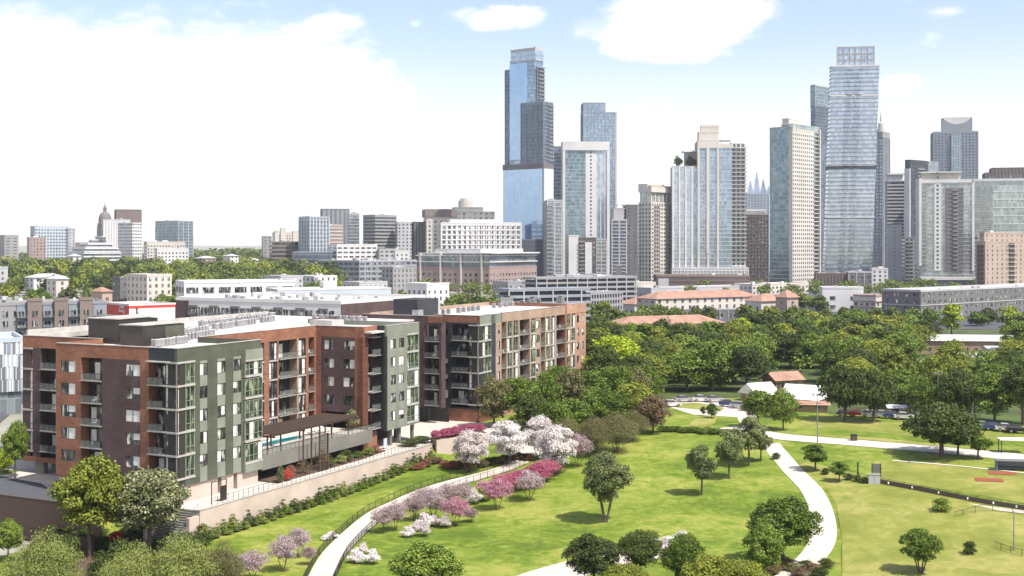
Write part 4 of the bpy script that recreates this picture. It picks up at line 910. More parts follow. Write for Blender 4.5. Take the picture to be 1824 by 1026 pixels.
t.mass((0,t.wx,0,26,0,t.h), GM['green'], 'glass_wall', bands=(Wh,6.8,.7,.25), piers=(FM['lgrey'],9,.3,.15), roof=RW); t.box('wall', Wh, 0,t.wx,-1,0,t.h-1,t.h+1); t.balconies('R',0,2,t.x(1770),t.z(440),t.h-5,3.4,1.5,Wh); t.mass((-.4,t.x(1764),-2.5,0,0,t.z(417)), GM['grey'], 'glass_wall', bands=(FM['lgrey'],3.4,1,.3), piers=(FM['lgrey'],3.5,1,.4)); t.done()
t = Tower('tan_brick_block', 'tan brick apartment block with dark balcony slots at the right edge', 1738, 1755, 1862, 432, 920, 52)
t.mass((0,t.wx,0,t.wy,0,t.h), FM['tan'], wins=(3.4,6.5,1.6,1.9,1), roof=RW); t.mass((2,t.wx,2,t.wy-2,t.h,t.z(416)), FM['tan'], wins=(3.4,6.5,1.6,1.6,1), roof=RW); t.box('recess', FM['dbrown'], t.x(1797),t.x(1807),-.1,0,0,t.h); t.balconies('R',-.1,t.x(1796),t.x(1808),3,t.h,3.4,1.2,FM['cream'],rail=False); t.box('recess', FM['dbrown'], -.1,0,1,t.wy-1,0,t.h-2); t.balconies('L',-.1,1,t.wy-1,3,t.h,3.4,1.2,FM['tan'],rail=False)
t.box('wall', FM['cream'], 12,16,3,8,t.z(416),t.z(410)); t.done()
t = Tower('setback_block', 'small grey balconied block between the banded tower and the white-edged tower', 1606, 1612, 1636, 424, 1100, 50); t.mass((0,t.wx,0,t.wy,0,t.h), FM['grey'], wins=(3.3,3.2,1.8,1.6,1), roof=RW); t.balconies('R',0,0,t.wx*.6,3,t.h-2,3.3,1.3,Wh); t.done()
# ---- podiums and low blocks on the right
def low(name, label, pxL, pxC, pxR, y, D, wall, a=50, wins=(3.3,3.2,1.6,1.7,1), roof=RW, clutter=4, dep=None, **k):
    t = Tower(name, label, pxL, pxC, pxR, y, D, a)
    t.mass((0,t.wx,0,dep or t.wy,0,t.h), FM[wall] if isinstance(wall, str) else wall, wins=wins, roof=roof, **k); t.done(clutter=clutter, frame=D < 700); return t
low('podium_block', 'dark brown louvred podium under the tallest silver-blue tower', 1452, 1454, 1512, 488, 960, 'dbrown', piers=(FM['brown'],2.5,.6,.3), wins=None)
low('podium_block', 'grey apartment podium with black balconies right of the brown louvred podium', 1510, 1512, 1553, 486, 950, 'dgrey', wins=(3.4,4,2.4,1.8,1), piers=(FM['lgrey'],6,.6,.3))
low('podium_block', 'white punched-window block under the spired tower', 1551, 1553, 1582, 480, 1000, 'white')
low('low_hall', 'white low hall with a bright blank gable below the tallest tower', 1463, 1465, 1538, 514, 680, 'white', 52, wins=(5,8,3,2,1.5))
t = low('courtyard_apartments', 'long grey apartment row with white window surrounds behind the trees at right', 1604, 1640, 1900, 520, 610, 'dgrey', 50, wins=(3.4,5,2.4,1.8,.8), bands=(FM['lgrey'],6.8,.4,.25), clutter=12, dep=22)
low('small_apartments', 'cream and pink apartment block left of the long grey apartment row', 1556, 1560, 1606, 529, 660, 'cream', wins=(3.2,3.5,2,1.6,.9), bands=(FM['pink'],3.2,.6,.4))
def tiled(name, label, pxL, pxC, pxR, y, D, wall='cream', a=60, dep=16, eave=3.5, wins=(3.3,4.5,1.5,1.8,1), roofm=None):
    t = Tower(name, label, pxL, pxC, pxR, y, D, a); z = t.h-eave
    t.mass((0,t.wx,0,dep,0,z), FM[wall], wins=wins, par=0)
    m = t.m('roof', roofm or MT['tile']); o = .8; x0,x1,y0,y1 = -o,t.wx+o,-o,dep+o; r = min(dep/2+o, t.wx/2); k = len(m.v); cy = (y0+y1)/2
    m.v += [(x0,y0,z),(x1,y0,z),(x1,y1,z),(x0,y1,z),(x0+r,cy,z+eave),(x1-r,cy,z+eave)]; m.f += [(k,k+1,k+5,k+4),(k+1,k+2,k+5),(k+2,k+3,k+4,k+5),(k+3,k,k+4),(k,k+3,k+2,k+1)]; m.m += [0]*5
    t.done(frame=True); return t
# mediterranean low complex with terracotta roof
tiled('villa_apartments', 'long cream apartment building with a terracotta roof and dark ground storey', 1166, 1168, 1352, 520, 615)
vt = Tower('arcade_storey', 'dark ground-floor arcade strip in front of the long terracotta-roofed apartments', 1176, 1178, 1356, 553, 606, 84)
vt.mass((0,vt.wx,0,5,0,vt.h), FM['dgrey'], wins=(4,4.2,2.4,2.6,.3), piers=(FM['grey'],4.2,.5,.2), roof=RG, par=.4); vt.done(frame=True)
tiled('villa_apartments', 'small cream villa block with a hipped roof and turret right of the long terracotta roof', 1352, 1356, 1400, 524, 605, dep=12)
tiled('stair_turret', 'square brown turret with a small tiled cap beside the villa blocks', 1396, 1402, 1422, 517, 595, 'tan', dep=8)
tiled('villa_apartments', 'cream wing with tiled roof left of the terracotta complex', 1110, 1130, 1168, 530, 640, dep=14)
tiled('red_roof_hall', 'very long low hall under a faded red roof in front of the villa apartments', 1104, 1106, 1290, 566, 470, 'cream', 66, 14, 3)
# ---- left of the tall towers
t = Tower('grid_office', 'white office building with a regular grid of square dark windows', 783, 786, 928, 398, 1030, 60)
t.mass((0,t.wx,0,32,0,t.h), Wh, wins=(4.1,4.3,2.5,2.7,.9), bands=(Wh,4.1,.5,.35), piers=(Wh,4.3,.7,.4), roof=RW); t.mass((8,t.wx*.75,5,26,t.h,t.z(391)), Wh, roof=RW, par=.5); t.done()
t = Tower('courthouse_block', 'tall cream office block with a grey attic and round water-tank penthouse', 756, 760, 882, 386, 1150, 58)
t.mass((0,t.x(812),0,30,0,t.z(386)), FM['cream'], wins=(4,5,1.8,2.4,1), roof=RG); t.mass((-1,t.x(815),-1,31,t.z(386),t.z(374)), FM['brown'], piers=(FM['grey'],10,.6,.2), roof=RG); t.mass((t.x(812),t.wx,2,30,0,t.z(378)), FM['grey'], wins=(4,5,2,2,1), roof=RG); t.mass((t.x(812),t.x(862),5,28,t.z(378),t.z(370)), FM['grey'], roof=RG)
t.m('penthouse', FM['cream']).lathe(t.x(833),14,[(7,t.z(370)),(7,t.z(356)),(5,t.z(356)),(5,t.z(352))],16); t.done()
low('dark_office', 'dark slab office left of the cream block with the grey attic', 734, 737, 758, 397, 1160, 'dgrey', wins=None, piers=(FM['black'],2.5,.7,.3), clutter=0)
low('stepped_office', 'grey stepped office with horizontal window bands, middle of the low skyline', 647, 668, 706, 384, 1350, GM['dark'], 45, wins=None, bands=(FM['grey'],3.8,1.9,.3))
low('wing_office', 'lower grey wing with a pale window grid right of the stepped banded office', 704, 708, 736, 397, 1340, 'lgrey', wins=(3.8,3.6,2,1.8,1))
low('dark_tower_block', 'dark blue-grey slab behind the silver office in the left skyline', 571, 574, 622, 373, 1480, 'blueg', wins=None, piers=(FM['dgrey'],5,2,.3))
low('curved_glass_tower', 'pale grey glass tower attached to the dark blue-grey slab', 618, 621, 640, 381, 1440, GM['grey'], wins=None, bands=(FM['lgrey'],3.8,.6,.2))
t = low('silver_office', 'silver-blue ribbed office tower standing on a dark glass podium, left skyline', 533, 552, 586, 387, 1180, GM['grey'], 45, wins=None, bands=(FM['lgrey'],3.8,.8,.2), piers=(FM['lblue'],4,1.2,.5))
low('glass_podium', 'dark blue glass podium below the silver-blue ribbed office tower', 520, 524, 592, 450, 1100, GM['navy'], wins=None, bands=(FM['blueg'],4,.5,.3), clutter=0)
low('terracotta_office', 'reddish banded office with a sloping white roof right of the silver tower', 583, 586, 610, 402, 1250, 'pink', wins=None, bands=(FM['cream'],3.6,1.2,.3))
low('brown_banded_office', 'brown office with long dark window bands at the left foot of the silver tower', 481, 484, 534, 432, 1200, GM['dark'], wins=None, bands=(FM['brown'],4,1.8,.3))
low('slim_stone_block', 'small plain stone block left of the ornate pale hall', 466, 469, 484, 422, 1350, 'grey')
low('ornate_hall', 'pale ornate hall with stepped towers behind the brown banded office', 485, 490, 533, 415, 1500, 'cream')
for (px,w,y) in ((489,8,412),(499,10,407),(521,12,413)): low('ornate_hall_tower', {489:'left',499:'tallest middle',521:'right'}[px]+' square turret above the ornate pale hall', px,px+1,px+w,y,1460,'cream',wins=None,clutter=0,dep=10)
low('white_office', 'low white office with ribbon windows below the silver tower', 584, 600, 672, 437, 1120, 'white', wins=(4,6,4.5,1.6,1.2))
low('white_office', 'pale low office with stacked terraces right of the ribbon-windowed white office', 672, 676, 720, 445, 1130, 'lgrey', wins=(3.6,4,2.6,1.6,1))
low('small_white_hall', 'little bright white hall just left of the cream courthouse block', 700, 704, 728, 448, 1050, 'white')
low('gallery_building', 'long flat blue-grey building with white roof plant, centre-left below the skyline', 566, 640, 742, 466, 960, 'blueg', 40, wins=(4,6,4.5,1.8,1.2), bands=(FM['lgrey'],4,.4,.3), clutter=14)
t = Tower('brick_office', 'rose brick office with grey glass top storeys and a bright white roof', 742, 872, 956, 452, 900, 30)
zb = t.z(478); t.mass((0,t.wx,0,t.wy,0,zb), FM['pink'], wins=(4.2,4.4,2.2,2.0,1.2)); t.mass((.8,t.wx-.8,.8,t.wy-.8,zb,t.h), GM['grey'], 'glass_wall', bands=(FM['cream'],4.6,.8,1.4), roof=RW, par=.6); t.box('canopy', Wh, -1,t.wx+1.5,-2,t.wy*.6,t.h,t.h+.9)
for yy in np.arange(6, t.wy, 18): t.box('pier', FM['cream'], -.9,.8,yy,yy+1.2,0,t.h)
t.mass((4,t.wx-4,10,t.wy-14,t.h+.9,t.z(444)), Wh, roof=RW, par=.3); t.done(cap=100)
# ---- capitol dome and neighbours
cap = thing('capitol_dome', 'brown stone domed capitol with a lantern on the far left skyline', 'capitol', (AT(187,470,0).x*1800/AT(187,470,0).y, 1800, 0), R(20))
k = 1800/F; zt = lambda y: CH-(y-HY)*k
d = MB(); d.lathe(0,0,[(9.4,0),(9.4,zt(402)),(10.4,zt(401)),(10.4,zt(398)),(9,zt(397)),(9,zt(391))],24); d.build('drum', FM['stone'], cap)
d = MB(); n = 9; d.lathe(0,0,[(8.9*math.cos(i/n*math.pi/2*.93), zt(391)+(zt(377)-zt(391))*math.sin(i/n*math.pi/2)) for i in range(n+1)],24); d.build('dome', FM['stone'], cap)
d = MB(); d.lathe(0,0,[(2.6,zt(378)),(2.6,zt(371)),(3,zt(371)),(1.7,zt(368)),(.5,zt(364)),(.5,zt(361)),(.1,zt(358))],12); d.build('lantern', FM['stone'], cap)
d = MB()
for i in range(20):
    a = 2*math.pi*i/20; d.tube((10.6*math.cos(a),10.6*math.sin(a),zt(425)),(10.6*math.cos(a),10.6*math.sin(a),zt(402)),.55,.5,6)
d.build('column', FM['stone'], cap); d = MB(); d.box(-45,45,-16,16,0,zt(432)); d.box(-22,22,-20,20,0,zt(428)); d.build('wing', FM['stone'], cap)
low('brown_slab', 'plain dark brown slab block directly right of the capitol dome', 204, 207, 252, 374, 1700, 'brown', wins=None, piers=(FM['dbrown'],3,.8,.3), clutter=0)
t = low('white_ribbed_block', 'white ribbed block with dark central slot in front of the brown slab', 181, 184, 232, 392, 1400, 'white', wins=None, piers=(FM['lgrey'],3,.8,.4), clutter=3)
low('white_ribbed_block', 'right-hand white block with grey window panel beside the ribbed one', 210, 236, 253, 398, 1350, 'white', 35, wins=(3.6,3,2,1.6,1), clutter=3)
low('mirror_office', 'grey-green mirror glass office standing alone on the left skyline', 277, 318, 344, 394, 1550, GM['teal'], 40, wins=None, bands=(FM['lgrey'],3.8,.5,.2), piers=(FM['lgrey'],8,.6,.3))
low('pale_low_block', 'low cream-white block of stepped terraces under the mirror office', 256, 262, 330, 432, 1300, 'cream', wins=(3.4,3,1.6,1.6,1))
low('pale_low_block', 'long white low block right of the stepped cream terraces', 276, 280, 336, 444, 1180, 'white', wins=(3.4,3,1.6,1.6,1))
low('blue_grey_office', 'wide blue-grey office with white top edge at far left', 54, 62, 124, 404, 1500, 'lblue', wins=(3.8,3.5,2.2,2,1), clutter=2)
low('grey_block', 'brownish grey stepped block at the extreme left of the skyline', -30, 8, 33, 420, 1450, 'grey', wins=(3.6,6,4,1.2,1))
low('grey_block', 'pale rose block right below the wide blue-grey office', 48, 52, 82, 424, 1380, 'pink', wins=(3.4,3,1.4,1.6,1))
low('grey_block', 'pale slim block between the blue-grey office and the terraces', 118, 122, 134, 408, 1480, 'lgrey')
t = Tower('terraced_garage', 'wide round-ended terraced building with stacked dark floors left of the white blocks', 121, 150, 214, 440, 1250, 40)
for i, (y0, y1, c) in enumerate(((470,449,0),(449,441,3),(441,434,9),(434,428,16),(428,422,24))):
    t.mass((c,t.wx-c*.5,c*.8,t.wy-c,max(0,t.z(y0)),t.z(y1)), GM['grey'], 'glass_wall', bands=(FM['white'],3.6,1.3,.8), roof=RW)
t.done()
# ---- left middle distance houses
hs = [(-20,60,118,488,760,'white','big white villa with tall windows at the left edge among trees'),(62,100,122,490,700,'cream','white three-storey villa with balustrades right of the big villa'),(105,130,145,452,1100,'white','white gabled house high among trees below the terraces'),
      (226,262,306,492,640,'cream','cream stucco house with stepped upper floor behind the red and white hall'),(200,214,232,497,660,'dgrey','small dark timber house left of the cream stucco house'),(170,182,200,512,640,'tan','low terracotta roofed cottage among the trees'),
      (-30,-5,14,478,780,'lgrey','pale blue-grey flat roofed house at the left edge'),(725,760,800,508,640,'white','low white warehouse with a grey door right of the blue glass pavilion'),(610,640,690,505,720,'lgrey','flat grey shed between trees behind the blue glass pavilion'),(530,560,600,494,760,'white','white flat-roofed store behind the white office'),(470,500,540,494,720,'lgrey','pale flat roof left of the white flat-roofed store'),
      (395,410,425,452,1200,'white','white cottage at the foot of the far wood'),(440,452,466,460,1150,'grey','grey cottage right of the white one near the far wood'),(345,360,385,456,1200,'pink','rose-coloured low block left of the white cottage'),(680,700,742,478,850,'grey','grey flat wing right of the long gallery building')]
for (a,b,c,y,D,m,lab) in hs:
  if 'villa' in lab or 'cottage' in lab or 'gabled' in lab:
    tiled('villa', lab, a, b, c, y, D, m, 42, dep=11, eave=2.2, roofm=FM['lgrey'] if 'terracotta' not in lab else None)
  else: low('villa' if 'villa' in lab or 'house' in lab or 'cottage' in lab else 'low_building', lab, a,b,c,y,D,m,42, wins=(3.4,3.6,1.3,1.8,1), clutter=2)
# ---- near-middle blocks left
t = Tower('grey_apartment_row', 'long row of grey apartments with tan bays and dark balconies at the left edge', -60, -40, 190, 540, 390, 62)
t.mass((0,t.wx,0,20,0,t.h-1), FM['grey'], wins=(3.2,3.1,1.6,1.9,.8), roof=RW)
for i, (a, b) in enumerate(((48,74),(96,120),(141,164))):
    x0, x1 = t.x(a), t.x(b); t.mass((x0,x1,-1.6,0,0,t.h+.3), FM['brown'], wins=(3.2,2.6,1.7,2,.7)); 
for i, (a, b) in enumerate(((30,46),(76,94),(122,139),(166,188))):
    x0, x1 = t.x(a), t.x(b); t.mass((x0,x1,-.3,0,0,t.h-1), FM['blueg'], wins=(3.2,2.4,1.6,2,.5), par=.3); t.balconies('R',-.3,x0,x1,3.4,t.h-4,3.2,1.3,MT['metal'])
t.done(clutter=10, frame=True)
t = Tower('striped_building', 'pale blue building with staggered vertical stripe cladding at the left edge', -60, -50, 43, 612, 262, 62)
t.mass((0,t.wx,0,20,5,t.h), FM['lblue'], roof=RW); t.box('wall', GM['grey'], .5,t.wx-.5,.5,19.5,0,5)
rnd = random.Random(3)
for r_ in range(4):
    z0 = 5.1+r_*(t.h-5)/4; z1 = z0+(t.h-5)/4-.12; xx = rnd.random()*.3
    while xx < t.wx-.5:
        w = rnd.choice([.25,.35,.6]); t.box('cladding_fin', rnd.choice([Wh,FM['dgrey'],FM['blueg']]), xx,xx+w,-.12-.05*rnd.random(),0,z0,z1); xx += w+rnd.choice([.2,.35,.5])
t.done(clutter=5)
t = Tower('storage_building', 'white storage building with a red band and lettering', 186, 230, 312, 545, 440, 48)
t.mass((0,t.wx,0,t.wy,0,t.h), Wh, roof=RW, par=.6); t.box('red_band', MT['red'], -.1,t.wx+.1,-.1,-.02,t.h-.9,t.h+.7); t.box('red_band', MT['red'], -.1,-.02,-.02,t.wy,t.h-3.6,t.h+.7)
for zz in (1,6,11): t.wins.append(('R', 3, -.05, zz+1, .9, 2.0))
t.done()
def letters(txt, size, parent, loc, rot, m, ext=.04, name='lettering'):
    c = bpy.data.curves.new(name, 'FONT'); c.body = txt; c.size = size; c.extrude = ext; c.align_x = 'CENTER'; c.space_line = .85
    tmp = bpy.data.objects.new('tmp', c); me = bpy.data.meshes.new_from_object(tmp); bpy.data.objects.remove(tmp); me.name = name; me.materials.append(m)
    o = bpy.data.objects.new(name, me); col.objects.link(o); o.parent = parent; o.location = loc; o.rotation_euler = rot; return o
letters('Public\nStorage', 1.7, t.t, (-.16, t.wy*.27, t.h-1.0), (R(90),0,R(-90)), MT['white'])
t = Tower('white_apartments', 'long white apartment block with dark-framed window bays and a plum end wall', 314, 607, 757, 542, 344, 26.3)
t.mass((0,t.wx,0,t.wy,0,t.h), Wh, roof=RW)
t.box('wall', MT['plum'], 0,t.wx+.3,-.25,0,0,t.h); t.box('wall', MT['plum'], -.25,0,t.y(336),t.wy,0,t.h)
for k, c in enumerate(np.linspace(t.y(590), t.y(345), 20)):
    for zz in (t.h-4.2, t.h-7.5, t.h-10.8):
        t.wins.append(('L', c, -.02, zz, 2.5 if k%2 else 2.0, 2.3))
    if k % 3 == 1: t.box('bay_frame', FM['dgrey'], -.5,0,c-1.6,c+1.6,t.h-1.9,t.h-1.3); t.box('bay_frame', FM['dgrey'], -.5,0,c+1.4,c+1.7,t.h-12,t.h-1.9); t.balconies('L',0,c-1.6,c+1.5,t.h-11,t.h-3,3.3,1.0,MT['metal'])
t.done(clutter=26, frame=True)
t = Tower('white_office', 'white two-tone office with black ribbon windows behind the white apartments', 324, 328, 640, 503, 560, 66)
t.mass((0,t.wx*.62,0,24,0,t.h-.5), Wh, wins=(4.55,6.5,5.4,2.6,1.1), roof=RW); t.done(clutter=5, frame=True)
t = Tower('glass_pavilion', 'low pale blue glass pavilion with a flat white roof', 493, 496, 694, 515, 500, 66)
t.mass((0,t.wx,0,20,0,t.h-3), GM['pale'], 'glass_wall', piers=(FM['lblue'],3,.3,.2)); t.box('fascia', FM['lblue'], -.5,t.wx+.5,-.6,20.5,t.h-3,t.h-.6); t.box('roof', RW, -.6,t.wx+.6,-.7,20.6,t.h-.6,t.h); t.box('wall', Wh, t.wx*.42,t.wx*.54,4,10,t.h,t.h+2.5); t.done()
# parking structures in the middle
for (nm, lab, a,b,c,y,D,ang) in (('parking_garage','wide grey open-deck parking garage behind the brick wing of the front block',902,906,1052,518,560,64),('parking_garage','slim ribbed grey garage end right of the wide open-deck garage',1046,1052,1110,524,600,40),('parking_garage','flat-roofed long grey garage with white parapet in the centre distance',930,955,1135,497,760,60)):
    t = Tower(nm, lab, a,b,c,y,D,ang); dp = min(t.wy,24)
    t.box('inner_wall', FM['black'], 1.5,t.wx-1.5,1.5,dp-1.5,0,t.h-1); z = 0
    while z < t.h: t.box('deck', FM['blueg' if D < 600 else 'grey'], 0,t.wx,0,dp,z,z+1.25); z += 3.1
    for xx in np.arange(0, t.wx, 7.5 if '560' in str(D) or D > 700 else 2.2): t.box('pier', FM['lgrey'], xx,xx+.5,-.2,.5,0,t.h)
    t.box('roof', RW, .5,t.wx-.5,.5,dp-.5,t.h-.2,t.h+.2); t.done(clutter=6)
for (nm,lab,a,b,c,y,D,m) in (('low_building','cream low building left of the terracotta apartments',1098,1102,1168,505,880,'cream'),('low_building','pale flat shop row below the white framed tower',985,990,1090,492,900,'lgrey'),('low_building','grey concrete hall between the rose brick office and the garage',890,905,985,504,820,'grey'),('low_building','tiny white kiosk-like hall right of the grey concrete hall',982,986,1020,502,800,'white'),
    ('low_building','white plaza building at the foot of the twin-tone tower',1330,1340,1440,508,900,'cream'),('low_building','long pale apartment podium behind the terracotta roofs',1150,1160,1420,515,860,'lgrey')):
    low(nm,lab,a,b,c,y,D,m,55,wins=(3.5,4,2,1.6,1),clutter=5,dep=18)
# low roofs among the wood on the right
def shed(name, lab, pxc, py, w, d, h, roofm, wallm, rz=0, pitch=1.2, cat='house'):
    p = G(pxc, py); t = thing(name, lab, cat, p, R(rz))
    m = MB(); m.box(-w/2,w/2,-d/2,d/2,-.2,h); m.build('wall', wallm, t)
    m = MB(); o = .6; z=h
    m.quad((-w/2-o,-d/2-o,z-.1),(w/2+o,-d/2-o,z-.1),(w/2+o,0,z+pitch),(-w/2-o,0,z+pitch)); m.quad((w/2+o,d/2+o,z-.1),(-w/2-o,d/2+o,z-.1),(-w/2-o,0,z+pitch),(w/2+o,0,z+pitch))
    m.quad((-w/2-o,-d/2-o,z-.1),(-w/2-o,0,z+pitch),(-w/2-o,d/2+o,z-.1)); m.quad((w/2+o,-d/2-o,z-.1),(w/2+o,d/2+o,z-.1),(w/2+o,0,z+pitch)); m.build('roof', roofm, t)
    n = max(2, int(w/3))
    for i in range(n): m = MB(); x = -w/2+(i+.5)*w/n; m.box(x-.5,x+.5,-d/2-.05,-d/2+.05,.9,2.1); m.build('window', MT['glass'], t)
    m = MB(); m.box(-w/2+.3,-w/2+1.3,-d/2-.06,-d/2,0,2.1); m.build('door', MT['wood'], t); return t
# ------------------------------------------------------------------ paths, roads, fields
def px_line(pts, n=8): return catmull([G(*p) for p in pts], n)
main_path = px_line([(552,1075),(574,1026),(597,985),(636,945),(672,917),(715,897),(760,878),(810,861),(860,847),(902,834),(930,820),(944,806)])
ribbon('path', main_path, 3.3, MT['pave'])
c = G(948,803); sheet('path_circle', [(c.x+4.6*math.cos(a), c.y+4.6*math.sin(a)) for a in np.linspace(0,2*math.pi,28)[:-1]], MT['pave'], .065)
ribbon('path', px_line([(880,1080),(945,1040),(1030,1012),(1120,992),(1185,976)]), 6.5, MT['pave'])
ribbon('path', px_line([(1372,790),(1382,803),(1412,838),(1446,874),(1464,915),(1466,960),(1440,1000),(1380,1050)]), 3.5, MT['pave'])
ribbon('road', px_line([(1290,762),(1340,770),(1400,779),(1500,787),(1620,797),(1720,806),(1824,816),(1960,832)]), 6.0, MT['pave'], .07)
sheet('parking_lot', [tuple(G(*p).xy) for p in ((1172,734),(1200,768),(1262,770),(1290,768),(1345,772),(1352,752),(1345,736),(1335,720),(1270,709),(1185,712))], MT['pave'], .05)
sheet('grass_island', [tuple(G(*p).xy) for p in ((1226,757),(1236,748),(1262,741),(1278,744),(1272,756),(1250,763))], MT['grass2'], .075)
sheet('grass_island', [tuple(G(*p).xy) for p in ((1205,726),(1208,719),(1245,718),(1290,727),(1283,733),(1240,729))], MT['grass2'], .075)
sheet('ball_field', [tuple(G(*p).xy) for p in ((1584,818),(1700,828),(1824,840),(1920,850),(1960,925),(1824,896),(1700,874),(1560,856))], MT['grass2'], .04)
sheet('grass_field', [tuple(G(*p).xy) for p in ((1400,775),(1430,748),(1620,752),(1900,785),(1900,815),(1824,808),(1700,797),(1560,785),(1470,778))], MT['grass2'], .03)
sheet('grass_field', [tuple(G(*p).xy) for p in ((1416,830),(1440,822),(1540,850),(1700,885),(1880,925),(1880,1040),(1500,1040),(1500,960),(1490,900),(1460,850))], MT['grass2'], .03)
for q, lab in (((1738,855),'near'),((1762,843),'far')):
    a = G(*q); sheet('clay_patch', [(a.x-.3,a.y-.9),(a.x+3.8,a.y-2.0),(a.x+4.3,a.y+.1),(a.x+.2,a.y+1.3)], MT['clay'], .09)
ribbon('chalk_line', px_line([(1590,821),(1700,830),(1824,843),(1900,851)]), .35, MT['white'], .1)
ribbon('dirt_track', px_line([(1690,895),(1760,905),(1830,914),(1900,925)]), 1.6, MT['pave'], .09)
# city ground in the distance
b = MB()
for (x0, y0, x1, y1) in ((985,1,2000,1),): pass
def dsheet(name, corners, m, z): mb = MB(); mb.quad(*[((px-HX)/F*D, D, z) for px, D in corners]); o = mb.build(name, m); struct(o); return o
dsheet('city_pavement', [(880,600),(1110,600),(1110,1600),(880,1600)], MT['asphalt'], .12)
dsheet('street', [(1040,545),(2100,530),(2100,800),(1110,790)], MT['asphalt'], .13)
dsheet('street', [(1110,790),(2100,820),(2100,2200),(1110,2200)], MT['asphalt'], .16)
dsheet('street', [(-400,240),(-20,240),(200,560),(-600,560)], MT['asphalt'], .10)

# ------------------------------------------------------------------ railings beside the curved path
def path_fence(name, label, line, off, h=1.1, sp=1.6, mat='metal', every=None, group=None):
    pts = []; 
    for i, p in enumerate(line):
        d = line[min(i+1,len(line)-1)]-line[max(i-1,0)]; d.z = 0; d.normalize(); q = p+Vector((-d.y,d.x,0))*off; q.z = float(hgt(q.x,q.y)); pts.append(q)
    t = thing(name, label, 'fence', pts[0], 0, group); o0 = pts[0]; rl = MB(); pk = MB(); acc = 0; n = 0
    for i in range(len(pts)-1):
        a, b_ = pts[i]-o0, pts[i+1]-o0; L = (b_-a).length
        for z in (h, h*.12): rl.tube(a+Vector((0,0,z)), b_+Vector((0,0,z)), .035, n=4, cap=False)
        k = max(1, int(L/.16))
        for j in range(k): p = a.lerp(b_, j/k); pk.tube(p+Vector((0,0,h*.12)), p+Vector((0,0,h)), .011, n=3, cap=False)
        acc += L
        if acc >= sp and n < 98:
            m = MB(); m.tube(a-Vector((0,0,.2)), a+Vector((0,0,h+.05)), .045, n=5); m.build('post', MT[mat], t); acc = 0; n += 1
    rl.build('rail', MT[mat], t); pk.build('picket_infill', MT[mat], t); return t
path_fence('path_railing', 'thin brown metal railing on the building side of the curved white path', main_path, 1.8)
path_fence('path_railing', 'thin brown metal railing on the park side of the curved white path', main_path[:78], -1.8)
bf = px_line([(1488,842),(1530,853),(1561,861),(1640,876),(1740,896),(1824,910),(1900,926)], 6)
path_fence('field_fence', 'low dark wind-screened fence round the near side of the ball field', bf, 0, 1.0, 2.5, 'wood')
t = thing('wind_screen', 'black wind screen hung on the ball field fence with small white placards', 'screen', bf[12], 0)
m = MB()
for i in range(12, len(bf)-1):
    a = bf[i]-bf[12]; b_ = bf[i+1]-bf[12]; a.z = float(hgt(bf[i].x,bf[i].y))-bf[12].z; b_.z = float(hgt(bf[i+1].x,bf[i+1].y))-bf[12].z
    m.prism([(a.x,a.y-.06),(b_.x,b_.y-.06),(b_.x,b_.y-.02),(a.x,a.y-.02)], a.z+.1, a.z+.8)
m.build('cloth', FM['dbrown'], t)
for i in range(14, len(bf)-1, 3): a = bf[i]-bf[12]; m = MB(); m.box(a.x-.16,a.x+.16,a.y-.12,a.y-.08,.3+float(hgt(bf[i].x,bf[i].y))-bf[12].z,.65+float(hgt(bf[i].x,bf[i].y))-bf[12].z); m.build('placard', MT['white'], t)
# back fence of the field and far track fence
path_fence('park_fence', 'long dark post and rail fence between the dirt track and the lower lawn at right', px_line([(1700,925),(1760,912),(1830,918),(1900,930)]), 0, 1.1, 2.5, 'wood')
path_fence('park_fence', 'low fence of dark posts in the bottom right corner', px_line([(1770,980),(1800,990),(1860,1006)]), 0, 1.2, 1.5, 'wood')
t = thing('dugout', 'dark blue-grey roofed dugout at the edge of the ball field', 'dugout', G(1812,836), R(-12))
m = MB(); m.box(-3.5,3.5,0,.15,0,1.5); m.box(-3.5,-3.35,-1.5,0,0,1.5); m.build('wall', FM['blueg'], t); m = MB(); m.box(-3.7,3.7,-1.8,.4,1.5,1.65); m.build('roof', FM['dgrey'], t); m = MB(); m.box(-3,3,-.5,-.15,.4,.47); m.build('bench', MT['wood'], t)
t = thing('picnic_shelter', 'small open shelter with a white roof above the road at the right edge', 'shelter', G(1806,806), R(-8))
m = MB(); m.box(-2.6,2.6,-1.3,1.3,2.3,2.45); m.build('roof', MT['white'], t)
for a in (-2.4,2.3):
    for b_ in (-1.1,1.0): m = MB(); m.box(a,a+.12,b_,b_+.12,0,2.3); m.build('post', MT['metal'], t)
t = thing('scoreboard_frame', 'small dark framed board standing beside the ball field fence', 'board', G(1561,850), R(-10))
m = MB(); m.box(-.75,-.63,0,.12,0,2.3); m.box(.63,.75,0,.12,0,2.3); m.build('post', MT['metal'], t); m = MB(); m.box(-.62,.62,.03,.09,.7,2.2); m.build('panel', FM['dgrey'], t)
t = thing('utility_box', 'pale grey utility box at the corner of the ball field fence', 'box', G(1557,862), R(-10)); m = MB(); m.box(-.9,.9,-.4,.4,0,1.5); m.build('cabinet', FM['lgrey'], t); m = MB(); m.box(-.95,.95,-.45,.45,1.5,1.58); m.box(-.02,.02,-.43,-.4,.1,1.4); m.build('lid', FM['grey'], t)
t = thing('field_gate', 'dark single gate post left of the ball field board', 'post', G(1528,848), 0); m = MB(); m.box(-.1,.1,-.1,.1,0,2.2); m.build('upright', MT['metal'], t); m = MB(); m.box(-.14,.14,-.14,.14,2.2,2.28); m.build('cap', MT['metal'], t)
